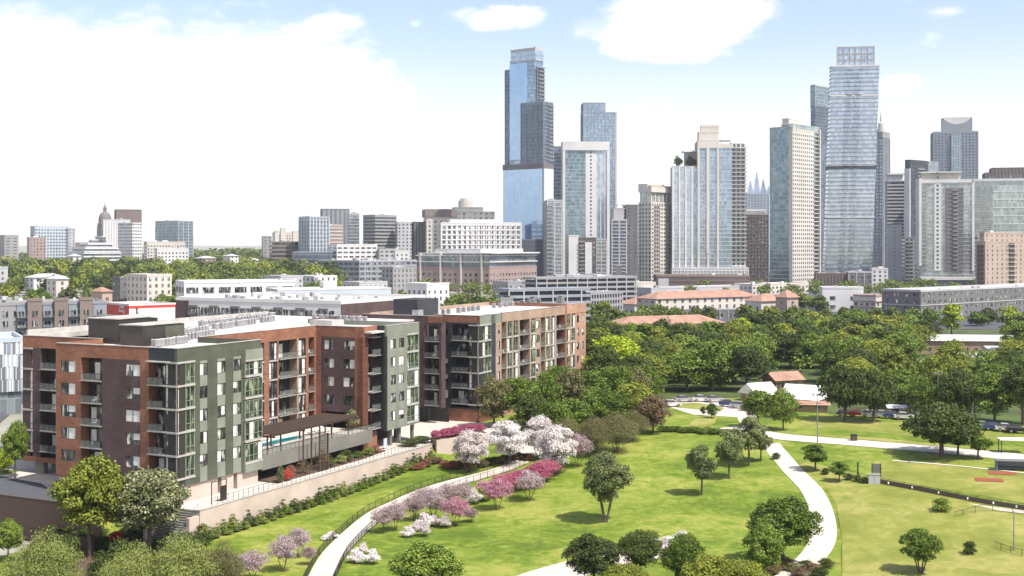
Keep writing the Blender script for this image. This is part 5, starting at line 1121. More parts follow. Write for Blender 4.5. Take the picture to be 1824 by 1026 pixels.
def pole(lab, p, h, head=True):
    t = thing('light_pole', lab, 'light pole', p, 0); m = MB(); m.tube((0,0,-.2),(0,0,h),.13,.07,8); m.build('pole', MT['steel'], t)
    if head:
        m = MB(); m.box(-.9,.9,-.06,.06,h-.1,h); m.build('crossarm', MT['steel'], t)
        for x in (-.75,0,.75): m = MB(); m.lathe(x,0,[(.1,h+.02),(.22,h+.1),(.2,h+.35),(.05,h+.42)],8); m.build('lamp', MT['steel'], t)
pole('tall thin steel light pole by the dirt road left of the big oak', G(1456,797), 9.5)
pole('tall light pole rising from the wood behind the big oak', G(1671,735), 8.5); pole('light pole among dark trees near the long blank roof', G(1789,640), 16)
pole('short dark pole at the bottom right edge beside the low fence', G(1806,985), 5.5, False)
t = thing('litter_bin', 'dark square litter bin beside the white road in the field', 'bin', G(1521,785), 0); m = MB(); m.box(-.5,.5,-.5,.5,0,1.1); m.build('body', MT['wood'], t); m = MB(); m.box(-.55,.55,-.55,.55,1.1,1.2); m.build('lid', MT['metal'], t)
t = thing('entrance_sign', 'pale blue notice board under the second wing of the front block', 'sign', on_site(53.5,-.2), RZ); m = MB(); m.box(0,1.1,-.1,0,.3,1.9); m.build('panel', FM['lblue'], t); m = MB(); m.box(.05,.12,-.08,-.02,0,.3); m.box(.98,1.05,-.08,-.02,0,.3); m.build('leg', MT['metal'], t)

# ------------------------------------------------------------------ cars
def car(label, p, rz, paint, group=None, proto={}):
    if 'c' not in proto:
        t = thing('parked_car', label, 'car', p, rz, group)
        def prof(pts, y0, y1, m): 
            k = len(m.v); n = len(pts)
            m.v += [(x,y0,z) for x,z in pts]+[(x,y1,z) for x,z in pts]; m.f += [tuple(range(k,k+n)), tuple(range(k+2*n-1,k+n-1,-1))]; m.m += [0,0]
            for i in range(n): j=(i+1)%n; m.f.append((k+j,k+i,k+n+i,k+n+j)); m.m.append(0)
        m = MB(); prof([(-2.2,.35),(2.2,.3),(2.25,.62),(2.0,.8),(1.1,.92),(-1.8,.98),(-2.2,.85)], -.87,.87,m); m.v = [(x, y*(.94 if abs(x)>2 else 1), z) for x,y,z in m.v]; body = m.build('body', nmat('car_paint', (.6,.6,.62), .25, .3), t)
        m = MB(); prof([(1.0,.9),(.35,1.42),(-1.1,1.46),(-1.85,.95)], -.76,.76,m); m.v = [(x, y*(.84 if z>1.2 else 1), z) for x,y,z in m.v]; m.build('window_glass', FM['black'], t)
        m = MB(); prof([(.33,1.43),(-1.08,1.47),(-1.05,1.5),(.25,1.46)], -.63,.63,m); m.build('roof', body.data.materials[0], t)
        for x in (-1.4,1.4):
            for y in (-.82,.82):
                m = MB(); m.tube((x,y-.1,.33),(x,y+.1,.33),.33,n=12); w = m.build('wheel', FM['black'], t); m = MB(); m.tube((x,y-.11,.33),(x,y+.11,.33),.19,n=8); m.build('rim', MT['steel'], w)
        for y in (-.6,.6): m = MB(); m.box(2.18,2.25,y-.18,y+.18,.56,.7); m.build('headlight', MT['white'], t); m = MB(); m.box(-2.22,-2.15,y-.18,y+.18,.65,.82); m.build('tail_light', MT['red'], t)
        proto['c'] = t; proto['m'] = {}
        ms = msub
        for ch in t.children: ms(ch, {'car_paint': CARP[paint]})
        return t
    return dup(proto['c'], loc=p, rz=rz, label=label, group=group or 'parked cars', matsub={CARP[k].name: CARP[paint] for k in CARP if k != paint} )
CARP = {k: nmat(k+'_car_paint', c, .25, .3) for k, c in {'white':(.75,.75,.75),'silver':(.45,.46,.48),'blue':(.05,.09,.3),'black':(.03,.03,.035),'red':(.4,.04,.03),'grey':(.18,.18,.19)}.items()}
cars = [(1196,724,10,'white','white car at the left end of the park car park'),(1218,716,12,'silver','silver car half hidden at the rear of the car park'),(1250,715,5,'white','white car in the rear row of the car park, left of a silver one'),(1273,716,8,'silver','silver car in the rear row of the car park beside the white one'),(1298,724,-15,'blue','dark blue car facing the trees in the car park'),(1317,727,-12,'silver','silver car directly right of the dark blue one'),(1336,731,-10,'grey','grey car at the right end of the car park under the tree'),
        (1508,741,-8,'grey','grey car in the shade under the twin oaks'),(1528,742,-8,'red','red car in the shade under the twin oaks'),(1552,743,-8,'white','white car leftmost of the row beyond the field'),(1572,744,-8,'silver','silver car second in the row beyond the field'),(1592,745,-8,'blue','blue car third in the row beyond the field'),(1611,747,-8,'white','white car at the right end of the row beyond the field'),
        (1752,764,-10,'silver','silver car leftmost in the far right row below the dark trees'),(1772,766,-10,'blue','blue car second in the far right row below the dark trees'),(1793,768,-10,'white','white car third in the far right row below the dark trees'),(1813,771,-10,'black','black car at the right edge of the picture below the dark trees'),(1737,702,5,'blue','bright blue car alone in a clearing of the wood')]
for (px,py,rz,p,lab) in cars: car(lab, G(px,py,.06)+Vector((0,0,.06)), R(rz), p, 'parked cars')
for i,(px,D,p) in enumerate(((1110,760,'white'),(1125,758,'silver'),(1190,756,'white'),(1480,790,'white'),(1500,785,'silver'),(1520,790,'white'))): car({1110:'white car in front of the cream wing with tiled roof',1125:'silver car beside the cream wing with tiled roof',1190:'white car at the left end of the terracotta apartments',1480:'far white car left of the white gable hall',1500:'far silver car below the white gable hall',1520:'far white car right of the white gable hall'}[px], Vector(((px-HX)/F*D, D, .2)), R(5), p, 'parked cars')
def bicycle(p, rz, first=[None]):
    if first[0]: return dup(first[0], loc=p, rz=rz)
    t = thing('bicycle', 'dark bicycle in the rack beyond the left end of the front block', 'bicycle', p, rz, 'bicycles in the rack')
    for x in (-.52,.52):
        m = MB(); n = 18
        for i in range(n): a, b_ = 2*math.pi*i/n, 2*math.pi*(i+1)/n; m.tube((x+.33*math.cos(a),0,.34+.33*math.sin(a)),(x+.33*math.cos(b_),0,.34+.33*math.sin(b_)),.022,n=4,cap=False)
        m.build('wheel', FM['black'], t)
    m = MB()
    for a, b_ in (((-.52,0,.34),(-.05,0,.34)),((-.05,0,.34),(.38,0,.82)),((-.2,0,.8),(.38,0,.82)),((-.2,0,.85),(-.05,0,.34)),((-.52,0,.34),(-.2,0,.8)),((.38,0,.95),(.52,0,.34))): m.tube(a,b_,.022,n=5)
    m.build('frame', MT['steel'], t); m = MB(); m.tube((.38,-.25,.98),(.38,.25,.98),.018,n=5); m.build('handlebar', FM['black'], t); m = MB(); m.box(-.32,-.08,-.06,.06,.86,.92); m.build('saddle', FM['black'], t)
    first[0] = t
for i in range(7): p = AT(4+i*6, 803+i*.5, 0); bicycle(p, R(70))

# ------------------------------------------------------------------ trees
def quads_mesh(name, P, Nn, S, mat, asp=1.0, rs=None):
    """many leaf-sized faces: centres P, normals Nn, half-sizes S"""
    n = len(P); r = rs.normal(size=(n,3)); a = np.cross(Nn, r); a /= np.linalg.norm(a, axis=1)[:,None]+1e-9; b_ = np.cross(Nn, a)
    a *= S[:,None]; b_ *= (S*asp)[:,None]
    V = np.empty((n,4,3)); V[:,0] = P-a; V[:,1] = P-b_*.8; V[:,2] = P+a; V[:,3] = P+b_*.8
    me = bpy.data.meshes.new(name); me.vertices.add(n*4); me.vertices.foreach_set('co', V.reshape(-1)); me.loops.add(n*4); me.loops.foreach_set('vertex_index', np.arange(n*4))
    me.polygons.add(n); me.polygons.foreach_set('loop_start', np.arange(0,n*4,4)); me.polygons.foreach_set('loop_total', np.full(n,4)); me.materials.append(mat); me.update(calc_edges=True); return me
def crown_pts(rs, h, cb, Rr, nb, nl, leafs, top=.75, br=.33, shell=.75, vert=1.0):
    cz = (h+cb)/2; hz = (h-cb)/2; C = []; tries = 0
    while len(C) < nb and tries < 5000:
        tries += 1; p = rs.uniform(-1,1,3); rr = np.linalg.norm(p)
        if rr > 1 or rr < .35: continue
        wz = 1-.35*max(0, p[2])*(1-top)*4-.25*max(0,-p[2])
        q = np.array([p[0]*Rr*wz*.8, p[1]*Rr*wz*.8, cz+p[2]*hz*.82])
        if all(np.linalg.norm((q-c)/np.array([1,1,1])) > Rr*.28 for c, _ in C): C.append((q, Rr*br*rs.uniform(.65,1.15)))
    P = []; Nn = []; S = []; w = np.array([r**2 for _, r in C]); w /= w.sum()
    for (c, r), k in zip(C, rs.multinomial(nl, w)):
        d = rs.normal(size=(k,3)); d /= np.linalg.norm(d,axis=1)[:,None]; d[:,2] = np.where(d[:,2] < -.3, -d[:,2]*.6, d[:,2])
        d /= np.linalg.norm(d,axis=1)[:,None]; rad = r*(shell+(1-shell)*rs.rand(k)**.5*1.3+rs.normal(size=k)*.09); lump = 1+.18*np.sin(d[:,0]*5+c[0])*np.sin(d[:,1]*6+c[1])
        P.append(c+d*(rad*lump)[:,None]*np.array([1,1,.85*vert])); nn = d*.8+rs.normal(size=(k,3))*.6+np.array([0,0,.25]); Nn.append(nn/np.linalg.norm(nn,axis=1)[:,None]); S.append(leafs*rs.uniform(.6,1.25,k))
    return C, np.concatenate(P), np.concatenate(Nn), np.concatenate(S)
def trunk_mesh(C, h, cb, tr, rs, stems=1, limbs=9, th=1.0):
    m = MB(); tops = []
    for s_ in range(stems):
        a = 2*math.pi*s_/max(1,stems)+.4; off = .12*stems*.5 if stems > 1 else 0
        b0 = Vector((off*math.cos(a), off*math.sin(a), -.4)); t1 = Vector((b0.x*4+rs.uniform(-.1,.1), b0.y*4+rs.uniform(-.1,.1), cb+.1*(h-cb))); t2 = Vector((t1.x*1.3, t1.y*1.3, cb+.55*(h-cb)))
        r = tr/(stems**.5); m.tube(b0, b0+Vector((0,0,.6)), r*1.5, r, 7, False); m.tube(b0+Vector((0,0,.6)), t1, r, r*.75, 7, False); m.tube(t1, t2, r*.75, r*.3, 6); tops.append((t1,t2,r))
    k = 0
    for (c, rr) in C[:limbs*3]:
        t1, t2, r = tops[k % len(tops)]; k += 1; s = t1.lerp(t2, rs.uniform(0,.7)); e = Vector(c); mid = s.lerp(e,.5)+Vector((0,0,-.08*(e-s).length)); m.tube(s, mid, r*.36*th, r*.22*th, 5, False); m.tube(mid, e, r*.22*th, r*.07*th, 4)
        for _ in range(2 if k < limbs else 0): q = e+Vector(rs.normal(size=3)*rr*.6); m.tube(mid.lerp(e,.6), q, r*.1*th, r*.03*th, 3)
    return m
LM = {'oak': leaf('oak_leaves', (.020,.040,.006), (.115,.175,.018), (.22,.29,.05)), 'dark': leaf('dark_leaves', (.015,.025,.007), (.080,.110,.020)), 'olive': leaf('olive_leaves', (.075,.075,.024), (.19,.18,.07)),
      'lime': leaf('lime_leaves', (.10,.14,.008), (.34,.42,.025)), 'elm': leaf('elm_leaves', (.055,.080,.008), (.235,.265,.035)), 'feather': leaf('feathery_leaves', (.095,.13,.025), (.26,.29,.08)), 'silver': leaf('silvery_leaves', (.040,.055,.016), (.155,.175,.065), (.36,.36,.22)),
      'sage': leaf('sage_leaves', (.045,.060,.018), (.20,.235,.085)), 'white': leaf('white_blossom', (.44,.36,.35), (.74,.68,.66), (.88,.86,.84)), 'mauve': leaf('mauve_blossom', (.16,.10,.10), (.36,.26,.28), (.5,.40,.41)),
      'pink': leaf('pink_blossom', (.30,.11,.16), (.52,.27,.34)), 'magenta': leaf('magenta_blossom', (.24,.04,.085), (.44,.12,.20)), 'brown': leaf('brown_twigs', (.10,.065,.035), (.20,.14,.075)), 'rust': leaf('rust_foliage', (.18,.065,.04), (.32,.14,.09)), 'redfl': leaf('red_flowers', (.35,.03,.02), (.6,.07,.05)), 'far': leaf('far_leaves', (.04,.062,.012), (.16,.20,.04))}
PROTO = {}
def tree_proto(key, h, cb, Rr, nb, nl, lf, tr, mat, seed, stems=1, br=.33, limbs=9, shell=.75, top=.75, th=1.0, asp=1.0):
    rs = np.random.RandomState(seed); C, P, Nn, S = crown_pts(rs, h, cb, Rr, nb, nl, lf, top, br, shell)
    me = quads_mesh('crown', P, Nn, S, LM[mat], asp, rs); tm = trunk_mesh(C, h, cb, tr, rs, stems, limbs, th).mesh('trunk', MT['bark']); PROTO[key] = (me, tm, h, Rr)
def plant(key, label, cat, p, height=None, width=None, mat=None, group=None, rz=None, name='tree', kinds=('crown','trunk'), stuff=False):
    me, tm, h, Rr = PROTO[key]; s = (height or h)/h; w = (width/2)/Rr if width else s
    t = thing(name, label, cat, p, random.uniform(0,6.28) if rz is None else rz, group); t.scale = (w, w, s)
    for m, nm in ((me, kinds[0]), (tm, kinds[1])):
        o = bpy.data.objects.new(nm, m); col.objects.link(o); o.parent = t
        if nm == kinds[0] and mat: o.material_slots[0].link = 'OBJECT'; o.material_slots[0].material = LM[mat]
    return t
tree_proto('near1', 10, 2.0, 4.2, 38, 17000, .15, .24, 'elm', 1, br=.30, shell=.62, limbs=14)
tree_proto('near2', 9, 1.8, 4.4, 44, 20000, .13, .26, 'silver', 2, br=.28, shell=.6, limbs=14)
tree_proto('vase', 10.5, 2.3, 3.8, 40, 15000, .14, .26, 'sage', 3, stems=4, br=.29, shell=.6, limbs=14)
tree_proto('round', 7.5, 2.0, 2.6, 26, 8500, .13, .17, 'sage', 4, br=.33, shell=.65)
tree_proto('feather', 9, .8, 4.8, 50, 26000, .12, .2, 'feather', 5, br=.30, shell=.45, stems=3, asp=.5)
tree_proto('blossom', 6.2, .9, 3.3, 40, 17000, .10, .15, 'white', 6, stems=4, br=.27, shell=.5, limbs=14, th=1.5)
tree_proto('redbud', 4.6, 1.2, 2.3, 26, 4200, .07, .10, 'mauve', 7, stems=2, br=.32, shell=.3, limbs=20, th=2.2)
tree_proto('redbud2', 4.6, 1.0, 2.4, 28, 6500, .075, .10, 'pink', 8, stems=3, br=.32, shell=.35, limbs=20, th=1.8)
for i, (R_, nb, br, tp, hh, cb) in enumerate(((5.2,34,.31,.75,11,1.2),(4.3,20,.40,.6,11.5,1.8),(6.2,46,.24,.85,10,.8),(5.0,26,.36,.7,12,.6),(3.7,22,.38,.5,12.5,1.0),(5.9,30,.30,.9,10,2.2))): tree_proto('mid%d' % i, hh, cb, R_, nb, 7500, .21, .3, 'oak', 20+i, br=br, top=tp, shell=.55, limbs=14)
tree_proto('spread', 9, 1.9, 7.0, 50, 11000, .24, .42, 'oak', 31, br=.25, shell=.6, limbs=14)
for i, (R_, nb, br, tp, hh, cb) in enumerate(((5.4,26,.34,.75,11,.6),(4.2,15,.44,.55,12,1.5),(6.4,38,.26,.9,10,.4),(3.4,18,.42,.5,13,.8),(5.8,20,.38,.8,9.5,1.8),(4.8,30,.30,.65,12,2.5),(6.0,14,.46,.85,10.5,.5))): tree_proto('wood%d' % i, hh, cb, R_, nb, 3300, .34, .28, 'oak', 40+i, br=br, top=tp, shell=.58)
for i in range(3): tree_proto('far%d' % i, 11, .3, 6.0, 18+2*i, 1100, .62, .3, 'far', 50+i, br=.38, shell=.75)
tree_proto('bush', 1.9, .05, 1.3, 16, 2600, .075, .04, 'white', 60, stems=3, br=.36, shell=.5)
tree_proto('bush2', 1.9, .0, 1.3, 16, 2600, .075, .04, 'sage', 61, stems=3, br=.36, shell=.5)
tree_proto('column', 2.2, .0, .42, 18, 1500, .055, .04, 'dark', 62, br=.5, shell=.6, top=.5)
tree_proto('twiggy', 3.2, .2, 1.6, 22, 1500, .06, .05, 'brown', 63, stems=5, br=.3, shell=.3, limbs=20, th=2)
def T(key, px, py, top, width_px, mat, label, cat='tree', group=None, name=None, D=None):
    p = G(px, py); k = p.y/F; h = (py-top)*k
    return plant(key, label, cat, p, h, width_px*k, mat, group, name=name or 'tree')
# foreground
T('near1',160,992,808,140,'elm','tall yellow-green elm at lower left, left of the whitish tree','tree',name='elm_tree')
T('near2',266,985,832,160,'silver','broad grey-white leaved tree beside the yellow-green elm at lower left',name='silver_leaf_tree')
T('feather',75,1105,948,150,'feather','bright green bushy tree cut by the bottom left corner'); T('near1',14,1002,924,62,'oak','small dark green tree at the left edge above the corner bush')
T('feather',238,1115,968,130,'feather','feathery yellow-green tree leftmost of the three at the bottom edge',name='mesquite_tree'); T('feather',318,1112,954,150,'feather','middle and tallest feathery yellow-green tree at the bottom edge',name='mesquite_tree'); T('feather',392,1100,966,100,'olive','rightmost olive feathery tree at the bottom edge, beside mauve blossom',name='mesquite_tree')
T('bush2',208,980,948,32,'redfl','small round red-flowered shrub between the two big lower left trees','shrub',name='flowering_shrub')
for a in ((448,1034,980,66,'mauve','mauve blossom tree nearest the bottom edge left of the path'),(505,1018,952,60,'mauve','pale mauve blossom tree left of the path bend'),(533,993,938,46,'mauve','smaller mauve blossom tree farthest up the lawn left of the path'),(550,1006,972,30,'mauve','low mauve blossom bush right next to the path railing')): T('redbud2',*a,name='redbud_tree')
T('near1',762,1078,962,138,'oak','dark green oak rising from the bottom edge right of the path',name='oak_tree')
rb = [(684,950,902,44),(705,945,893,40),(738,928,880,46),(772,922,872,56),(800,906,862,48),(826,900,858,34),(757,903,868,40)]
for i, (a,b_,c_,d_) in enumerate(rb): T('redbud',a,b_,c_,d_*1.25,'mauve',['bare mauve redbud lowest in the row beside the path','second mauve redbud up the path from the bottom','mauve redbud third from the bottom of the path row','large mauve redbud in the middle of the path row','mauve redbud just left of the bright pink one','small mauve redbud at the top of the path row','mauve redbud close against the path railing, mid-row'][i],'tree',name='redbud_tree')
T('redbud2',812,937,884,56,'pink','brighter pink redbud at the right end of the path row',name='redbud_tree'); T('redbud2',838,930,905,34,'mauve','low mauve shrub right of the bright pink redbud',name='redbud_tree')
T('redbud2',885,908,850,62,'pink','pink blossom tree with a dark base at the lower end of the pink drift',name='redbud_tree'); T('redbud2',943,892,836,60,'mauve','paler pink blossom tree on the lawn side of the pink drift',name='redbud_tree')
for (a,b_,c_,d_,lab) in ((905,878,842,46,'magenta blossom bush at the left of the pink drift'),(932,872,834,48,'magenta blossom bush in the middle of the pink drift'),(957,866,824,48,'deep magenta blossom bush near the top of the pink drift'),(972,858,818,42,'deepest magenta bush touching the white blossom tree'),(868,888,856,40,'low pink bush between the path and the pink drift')): T('redbud2',a,b_,c_,d_*1.35,'magenta' if a > 890 else 'pink',lab,'shrub',name='azalea_shrub')
for (a,b_,c_,d_,lab) in ((838,842,766,74,'white blossom tree leftmost, beside the magenta planter'),(903,828,750,78,'white blossom tree second from left behind the path end'),(962,818,742,68,'white blossom tree rearmost of the right-hand pair'),(992,846,758,82,'white blossom tree nearest the big lawn')): T('blossom',a,b_,c_,d_,'white',lab,'tree',name='blossom_tree')
sh = [(726,957,18,28),(756,941,26,34),(756,955,26,30),(773,937,18,30),(793,940,22,30),(843,898,26,32),(633,1002,22,32),(646,988,20,28),(663,1004,24,34),(590,958,10,30),(580,962,8,22),(741,946,16,26),(640,1004,16,20),(1215,970,24,34),(1190,978,22,36),(1170,985,24,30)]
for i, (a,b_,hh,w) in enumerate(sh): T('bush',a,b_,b_-hh,w,'white',['white flowering bush alone left of the white bush cluster on the lawn','white flowering bush at the top of the lawn cluster','white flowering bush at the bottom of the lawn cluster','white flowering bush in the middle of the lawn cluster','white flowering bush at the right of the lawn cluster','round white bush at the foot of the pink drift','white bush leftmost of three right of the lower path','white bush rearmost of three right of the lower path','white bush rightmost of three right of the lower path','low white flower clump against the left path railing','smallest white flower clump left of the path railing','small white bush tucked into the lawn cluster','tiny white bush between the three lower ones','pale bush right of the bottom path','pale bush in the middle of the bottom path edge','pale bush left by the dark trees of the bottom path'][i],'shrub',name='flowering_shrub')
T('bush2',862,893,870,36,'lime','bright green bush between white bush and pink drift','shrub',name='shrub')
T('vase',1079,930,800,98,'sage','large many-stemmed tree standing alone on the middle of the lawn',name='park_tree'); T('round',1250,882,794,60,'sage','slim young tree on the lawn left of the tree pair',name='park_tree')
T('round',1299,853,768,62,'sage','middle tree of the lawn group with a double trunk',name='park_tree'); T('round',1334,830,742,66,'sage','rear right tree of the lawn group beside the path',name='park_tree'); T('round',1355,822,760,46,'sage','small tree tucked behind the rear right lawn tree',name='park_tree')
T('redbud2',1030,832,770,58,'mauve','mauve blossom tree behind the lone lawn tree',name='redbud_tree'); T('redbud2',1046,800,766,36,'mauve','small mauve blossom tree between olive bushes',name='redbud_tree')
for a in ((1060,812,742,74,'olive bushy tree left of three behind the lawn'),(1098,806,735,84,'olive bushy tree in the middle behind the lawn'),(1128,786,730,60,'olive bushy tree at the right end behind the lawn'),(1012,800,745,60,'olive bushy tree behind the white blossom pair')): T('feather',*a[:4],'olive',a[4],name='olive_tree')
for i, a in enumerate(((1085,768,692,92),(1127,758,682,82),(1150,722,650,84),(945,778,702,84),(1020,778,706,84),(1000,735,650,80))): T('mid%d' % (i%6),*a,('oak','elm','oak','dark','oak','oak')[i],['round oak filling the bank left of the brownish tree','yellow-green tree in the bank beside the brownish tree','tall green tree behind the brownish tree','dark oak low in the bank behind the white blossom trees','oak in the bank just right of the white blossom trees','oak close under the tan brick wing windows'][i],name='oak_tree')
T('mid0',1163,772,702,74,'brown','brownish thin-leaved tree at the edge of the car park',name='tree')
for i, a in enumerate(((880,762,668,80,'dark oak leftmost of the row before the tan brick wing'),(922,764,672,88,'dark oak second in the row before the tan brick wing'),(968,756,662,86,'dark oak third in the row before the tan brick wing'),(1012,752,660,84,'dark oak fourth in the row before the tan brick wing'),(1052,742,655,88,'dark oak below the far end of the tan brick wing'),(1096,738,650,80,'dark oak right of the end of the tan brick wing'),(1130,732,655,74,'dark oak at the right end of the row above the olive bushes'),(990,792,715,70,'shadowy oak between blossom trees and the oak row'),(1055,770,690,76,'mid green oak behind the olive bushes'),(1030,700,640,60,'oak hidden against the far end of the tan brick wing'))): T('mid%d' % (i%6),*a[:4],'oak' if i%3 else 'olive',a[4],name='oak_tree')
for i, a in enumerate(((1057,1052,952,112,'dark','dark dense tree at the bottom edge left of the pale path bushes'),(1140,1030,944,96,'dark','dark dense tree second from left at the bottom edge'),(1110,1075,1002,90,'elm','bright green low tree at the bottom between the dark ones'),(1218,1062,950,90,'oak','green tree at the bottom edge beneath the lawn group'),(1270,1080,985,120,'elm','bright green tree at the bottom edge, right of centre'),(1325,1090,996,110,'elm','bright green tree at the bottom edge next to the brown shade'),(1395,1006,884,138,'oak','broad green tree in front of the right-hand path',),(1640,1022,938,88,'oak','low many-stemmed tree on the lower right lawn'),(1360,1050,925,80,'oak','green tree behind the bottom right trees near the path'))): T('vase' if i==7 else ('near1','near2')[i%2],*a[:4],a[4],a[5],name='tree')
T('bush2',1678,914,888,42,'oak','round green bush below the ball field fence','shrub',name='shrub'); T('bush2',1728,990,965,30,'dark','small dark bush near the low posts at bottom right','shrub',name='shrub')
T('round',1452,838,792,52,'oak','small bushy tree on the slope above the right-hand path',name='tree'); T('round',1495,858,822,38,'oak','little round tree at the end of the ball field fence',name='tree')
for i,(a,b_) in enumerate(((1470,845),(1512,855),(1528,858),(1540,861),(1382,818))): T('bush2',a,b_,b_-11,20,'dark',['dark bush first along the field fence','dark bush second along the field fence','dark bush third along the field fence','dark bush nearest the utility box','dark bush at the left edge of the right-hand path'][i],'shrub',name='shrub')
T('spread',1677,813,724,150,'dark','big dark spreading oak standing beside the road at right',name='oak_tree'); T('round',1742,817,770,56,'oak','small oak right of the big spreading oak',name='oak_tree'); T('round',1706,812,752,70,'dark','medium oak leaning out of the big spreading oak',name='oak_tree')
T('spread',1505,750,656,104,'dark','left oak of the twin pair above the white road',name='oak_tree'); T('spread',1556,752,664,92,'dark','right oak of the twin pair above the white road',name='oak_tree')
T('mid1',1350,762,694,62,'oak','green tree at the right end of the car park',name='tree'); T('mid2',1395,766,690,66,'oak','green tree beside the white tent roofs',name='tree'); T('mid3',1268,745,718,26,'oak','tiny round tree on the car park island',name='tree'); T('mid3',1252,740,724,12,'dark','very small dark bush beside the tiny island tree','shrub',name='shrub')
T('near1',27,852,747,50,'oak','street tree by the bicycles at the left edge',name='street_tree'); T('bush2',8,842,800,40,'lime','leafy green shrub at the left edge beside the curved road','shrub',name='shrub')
for i,(a,b_) in enumerate(((95,835),(110,838))): pass
for i, a in enumerate(((1640,744,668,72),(1706,750,655,84),(1772,753,662,92),(1822,757,648,84),(1600,728,662,60),(1736,735,668,70))):
    T(('mid2','mid0','mid3','mid1','mid4','mid5')[i],*a,'dark' if i in (1,3) else 'oak',['oak directly right of the twin oaks behind the tan-roofed house','dark tree left of the far right car row','broad green tree over the far right car row','darkest tree at the right edge above the cars','slim green tree behind the twin oaks','green tree behind the broad one above the far right cars'][i],name='oak_tree')
T('near2',1398,744,700,44,'oak','dense round tree in front of the gap between the two white tent roofs')
# hedge of columnar shrubs under the retaining wall
for i in range(62):
    u = -2.5+i*1.03+random.uniform(-.2,.2); v = -6.1+random.uniform(-.15,.15); x, y = to_xy(u, v); p = Vector((x, y, float(hgt(x,y))))
    if i % 2: plant('bush2','low pale green shrub between the narrow evergreens of the retaining wall','shrub',Vector((x+.4,y+.3,p.z)),random.uniform(.7,1.2),random.uniform(1.3,1.9),random.choice(['feather','oak','sage']),'low shrubs along the retaining wall',name='shrub',kinds=('foliage','stem'))
    plant('column','narrow upright evergreen in the long row at the foot of the retaining wall','shrub',p,random.choice([1.5,1.8,2.0,2.4,2.7])*random.uniform(.9,1.1),random.uniform(.9,1.35),random.choice(['dark','oak','oak','feather']),'narrow evergreens along the retaining wall',name='columnar_shrub',kinds=('foliage','stem'))
# shrubs in the bed under the deck
for i,(u,v,hh,w,mt,lab) in enumerate(((19.8,-2.9,2.4,1.6,'silver','pale green cone shrub at the corner of the sage block'),(21.6,-2.6,1.6,2.0,'redfl','red-orange shrub beside the pale cone shrub'),(24.0,-1.6,1.8,2.2,'rust','rusty shrub in the bed below the pool deck'),(27.0,-2.0,2.6,3.0,'brown','brown twiggy shrub left of the pergola posts'),(31.5,-2.4,3.4,3.2,'brown','tall bare vine mass climbing the pergola trellis'),(34.5,-1.6,1.5,2.6,'dark','dark shrub right of the pergola trellis'),(37.5,-2.0,1.4,2.4,'feather','bright low shrub in the middle of the deck bed'),(40.0,-1.4,1.9,3.0,'dark','round dark clipped shrub below the deck'),(43.2,-1.6,1.2,2.4,'oak','low green shrub near the right end of the deck bed'),(46.5,-1.6,1.4,2.6,'feather','yellow-green shrub near the second wing'),(49.5,-1.2,1.3,2.2,'rust','rusty low shrub beside the brick pier'),(58.5,-2.6,1.1,4.5,'dark','clipped dark hedge mass by the columns of the second wing'),(63,-2.5,1.1,4.5,'dark','clipped dark hedge right of the columns of the second wing'))):
    plant('twiggy' if mt=='brown' else 'bush2',lab,'shrub',on_site(u,v,.1),hh,w,mt,name='shrub',kinds=('foliage','stem'))
for i,(u,v) in enumerate(((21,11),(24,11.2),(27,11),(22.5,10.6),(30,11.3),(48.6,3.2))): plant('bush2',['leafy shrub in the left corner of the pool deck','leafy shrub second along the courtyard wall','leafy shrub third along the courtyard wall','small shrub in front of the courtyard shrubs','yellow-green shrub behind the pergola','pale flowering small tree at the right end of the pool deck'][i],'shrub',on_site(u,v,3.83),2.6 if i < 5 else 3.6,3.0,['dark','oak','oak','dark','lime','silver'][i],name='shrub',kinds=('foliage','stem'))
# magenta mass on the planter, rust grasses below, lawn-edge shrubs
k = 0
for i in range(26):
    u = 62.6+random.random()*11; v = -6.4-(u-62)*.33+random.uniform(.4,2.2)+.3; p = on_site(u,v,.95)
    plant('bush2','magenta azalea in the dense mass on the planter wall','shrub',p,1.5,2.3,'magenta','magenta azaleas on the planter wall',name='azalea_shrub',kinds=('foliage','stem'))
for i in range(20):
    p = G(716+i*5.2, 831+random.uniform(-3,5)+3*math.sin(i*.4)); plant('bush2','rust-brown ornamental grass clump at the top edge of the mounded lawn','shrub',p,1.1,1.8,random.choice(['rust','rust','brown']),'rust-brown clumps above the mounded lawn',name='ornamental_grass',kinds=('foliage','stem'))
for i in range(16):
    p = G(808+i*9, 838+random.uniform(-8,2)-i*1.0); plant('bush2','low dark shrub under the white blossom trees','shrub',p,1.2,2.2,random.choice(['dark','rust','brown']),'low dark shrubs under the white blossom trees',name='shrub',kinds=('foliage','stem'))
for i in range(14):
    p = G(1180+i*9, 769+random.uniform(-1,2)+i*.3); plant('bush2','low green shrub along the near kerb of the car park','shrub',p,1.1,2.4,'oak','low green shrubs along the car park kerb',name='shrub',kinds=('foliage','stem'))
for i in range(40):
    p = G(90+i*7, 960+random.uniform(-14,30)); plant('bush2','dark undergrowth shrub below the two big lower left trees','shrub',p,1.6,3.0,'dark','undergrowth below the lower left trees',name='shrub',kinds=('foliage','stem'))
for i in range(12):
    p = G(1340+i*12, 1018+random.uniform(-14,10)); plant('bush2','brown undergrowth shrub at the bottom edge below the right-hand path','shrub',p,1.0,2.6,random.choice(['brown','dark','olive']),'brown undergrowth at the bottom right',name='shrub',kinds=('foliage','stem'))
for i, a in enumerate(((215,1030,962,60),(120,1010,955,55),(330,1000,950,50),(180,1050,985,60))): T('bush2',*a,'dark',['dense dark bush in the gap above the feathery trees','dense dark bush left of the yellow-green elm trunk','dense dark bush under the silver-leaved tree edge','dense dark bush lowest between corner and feathery trees'][i],'shrub',name='shrub')
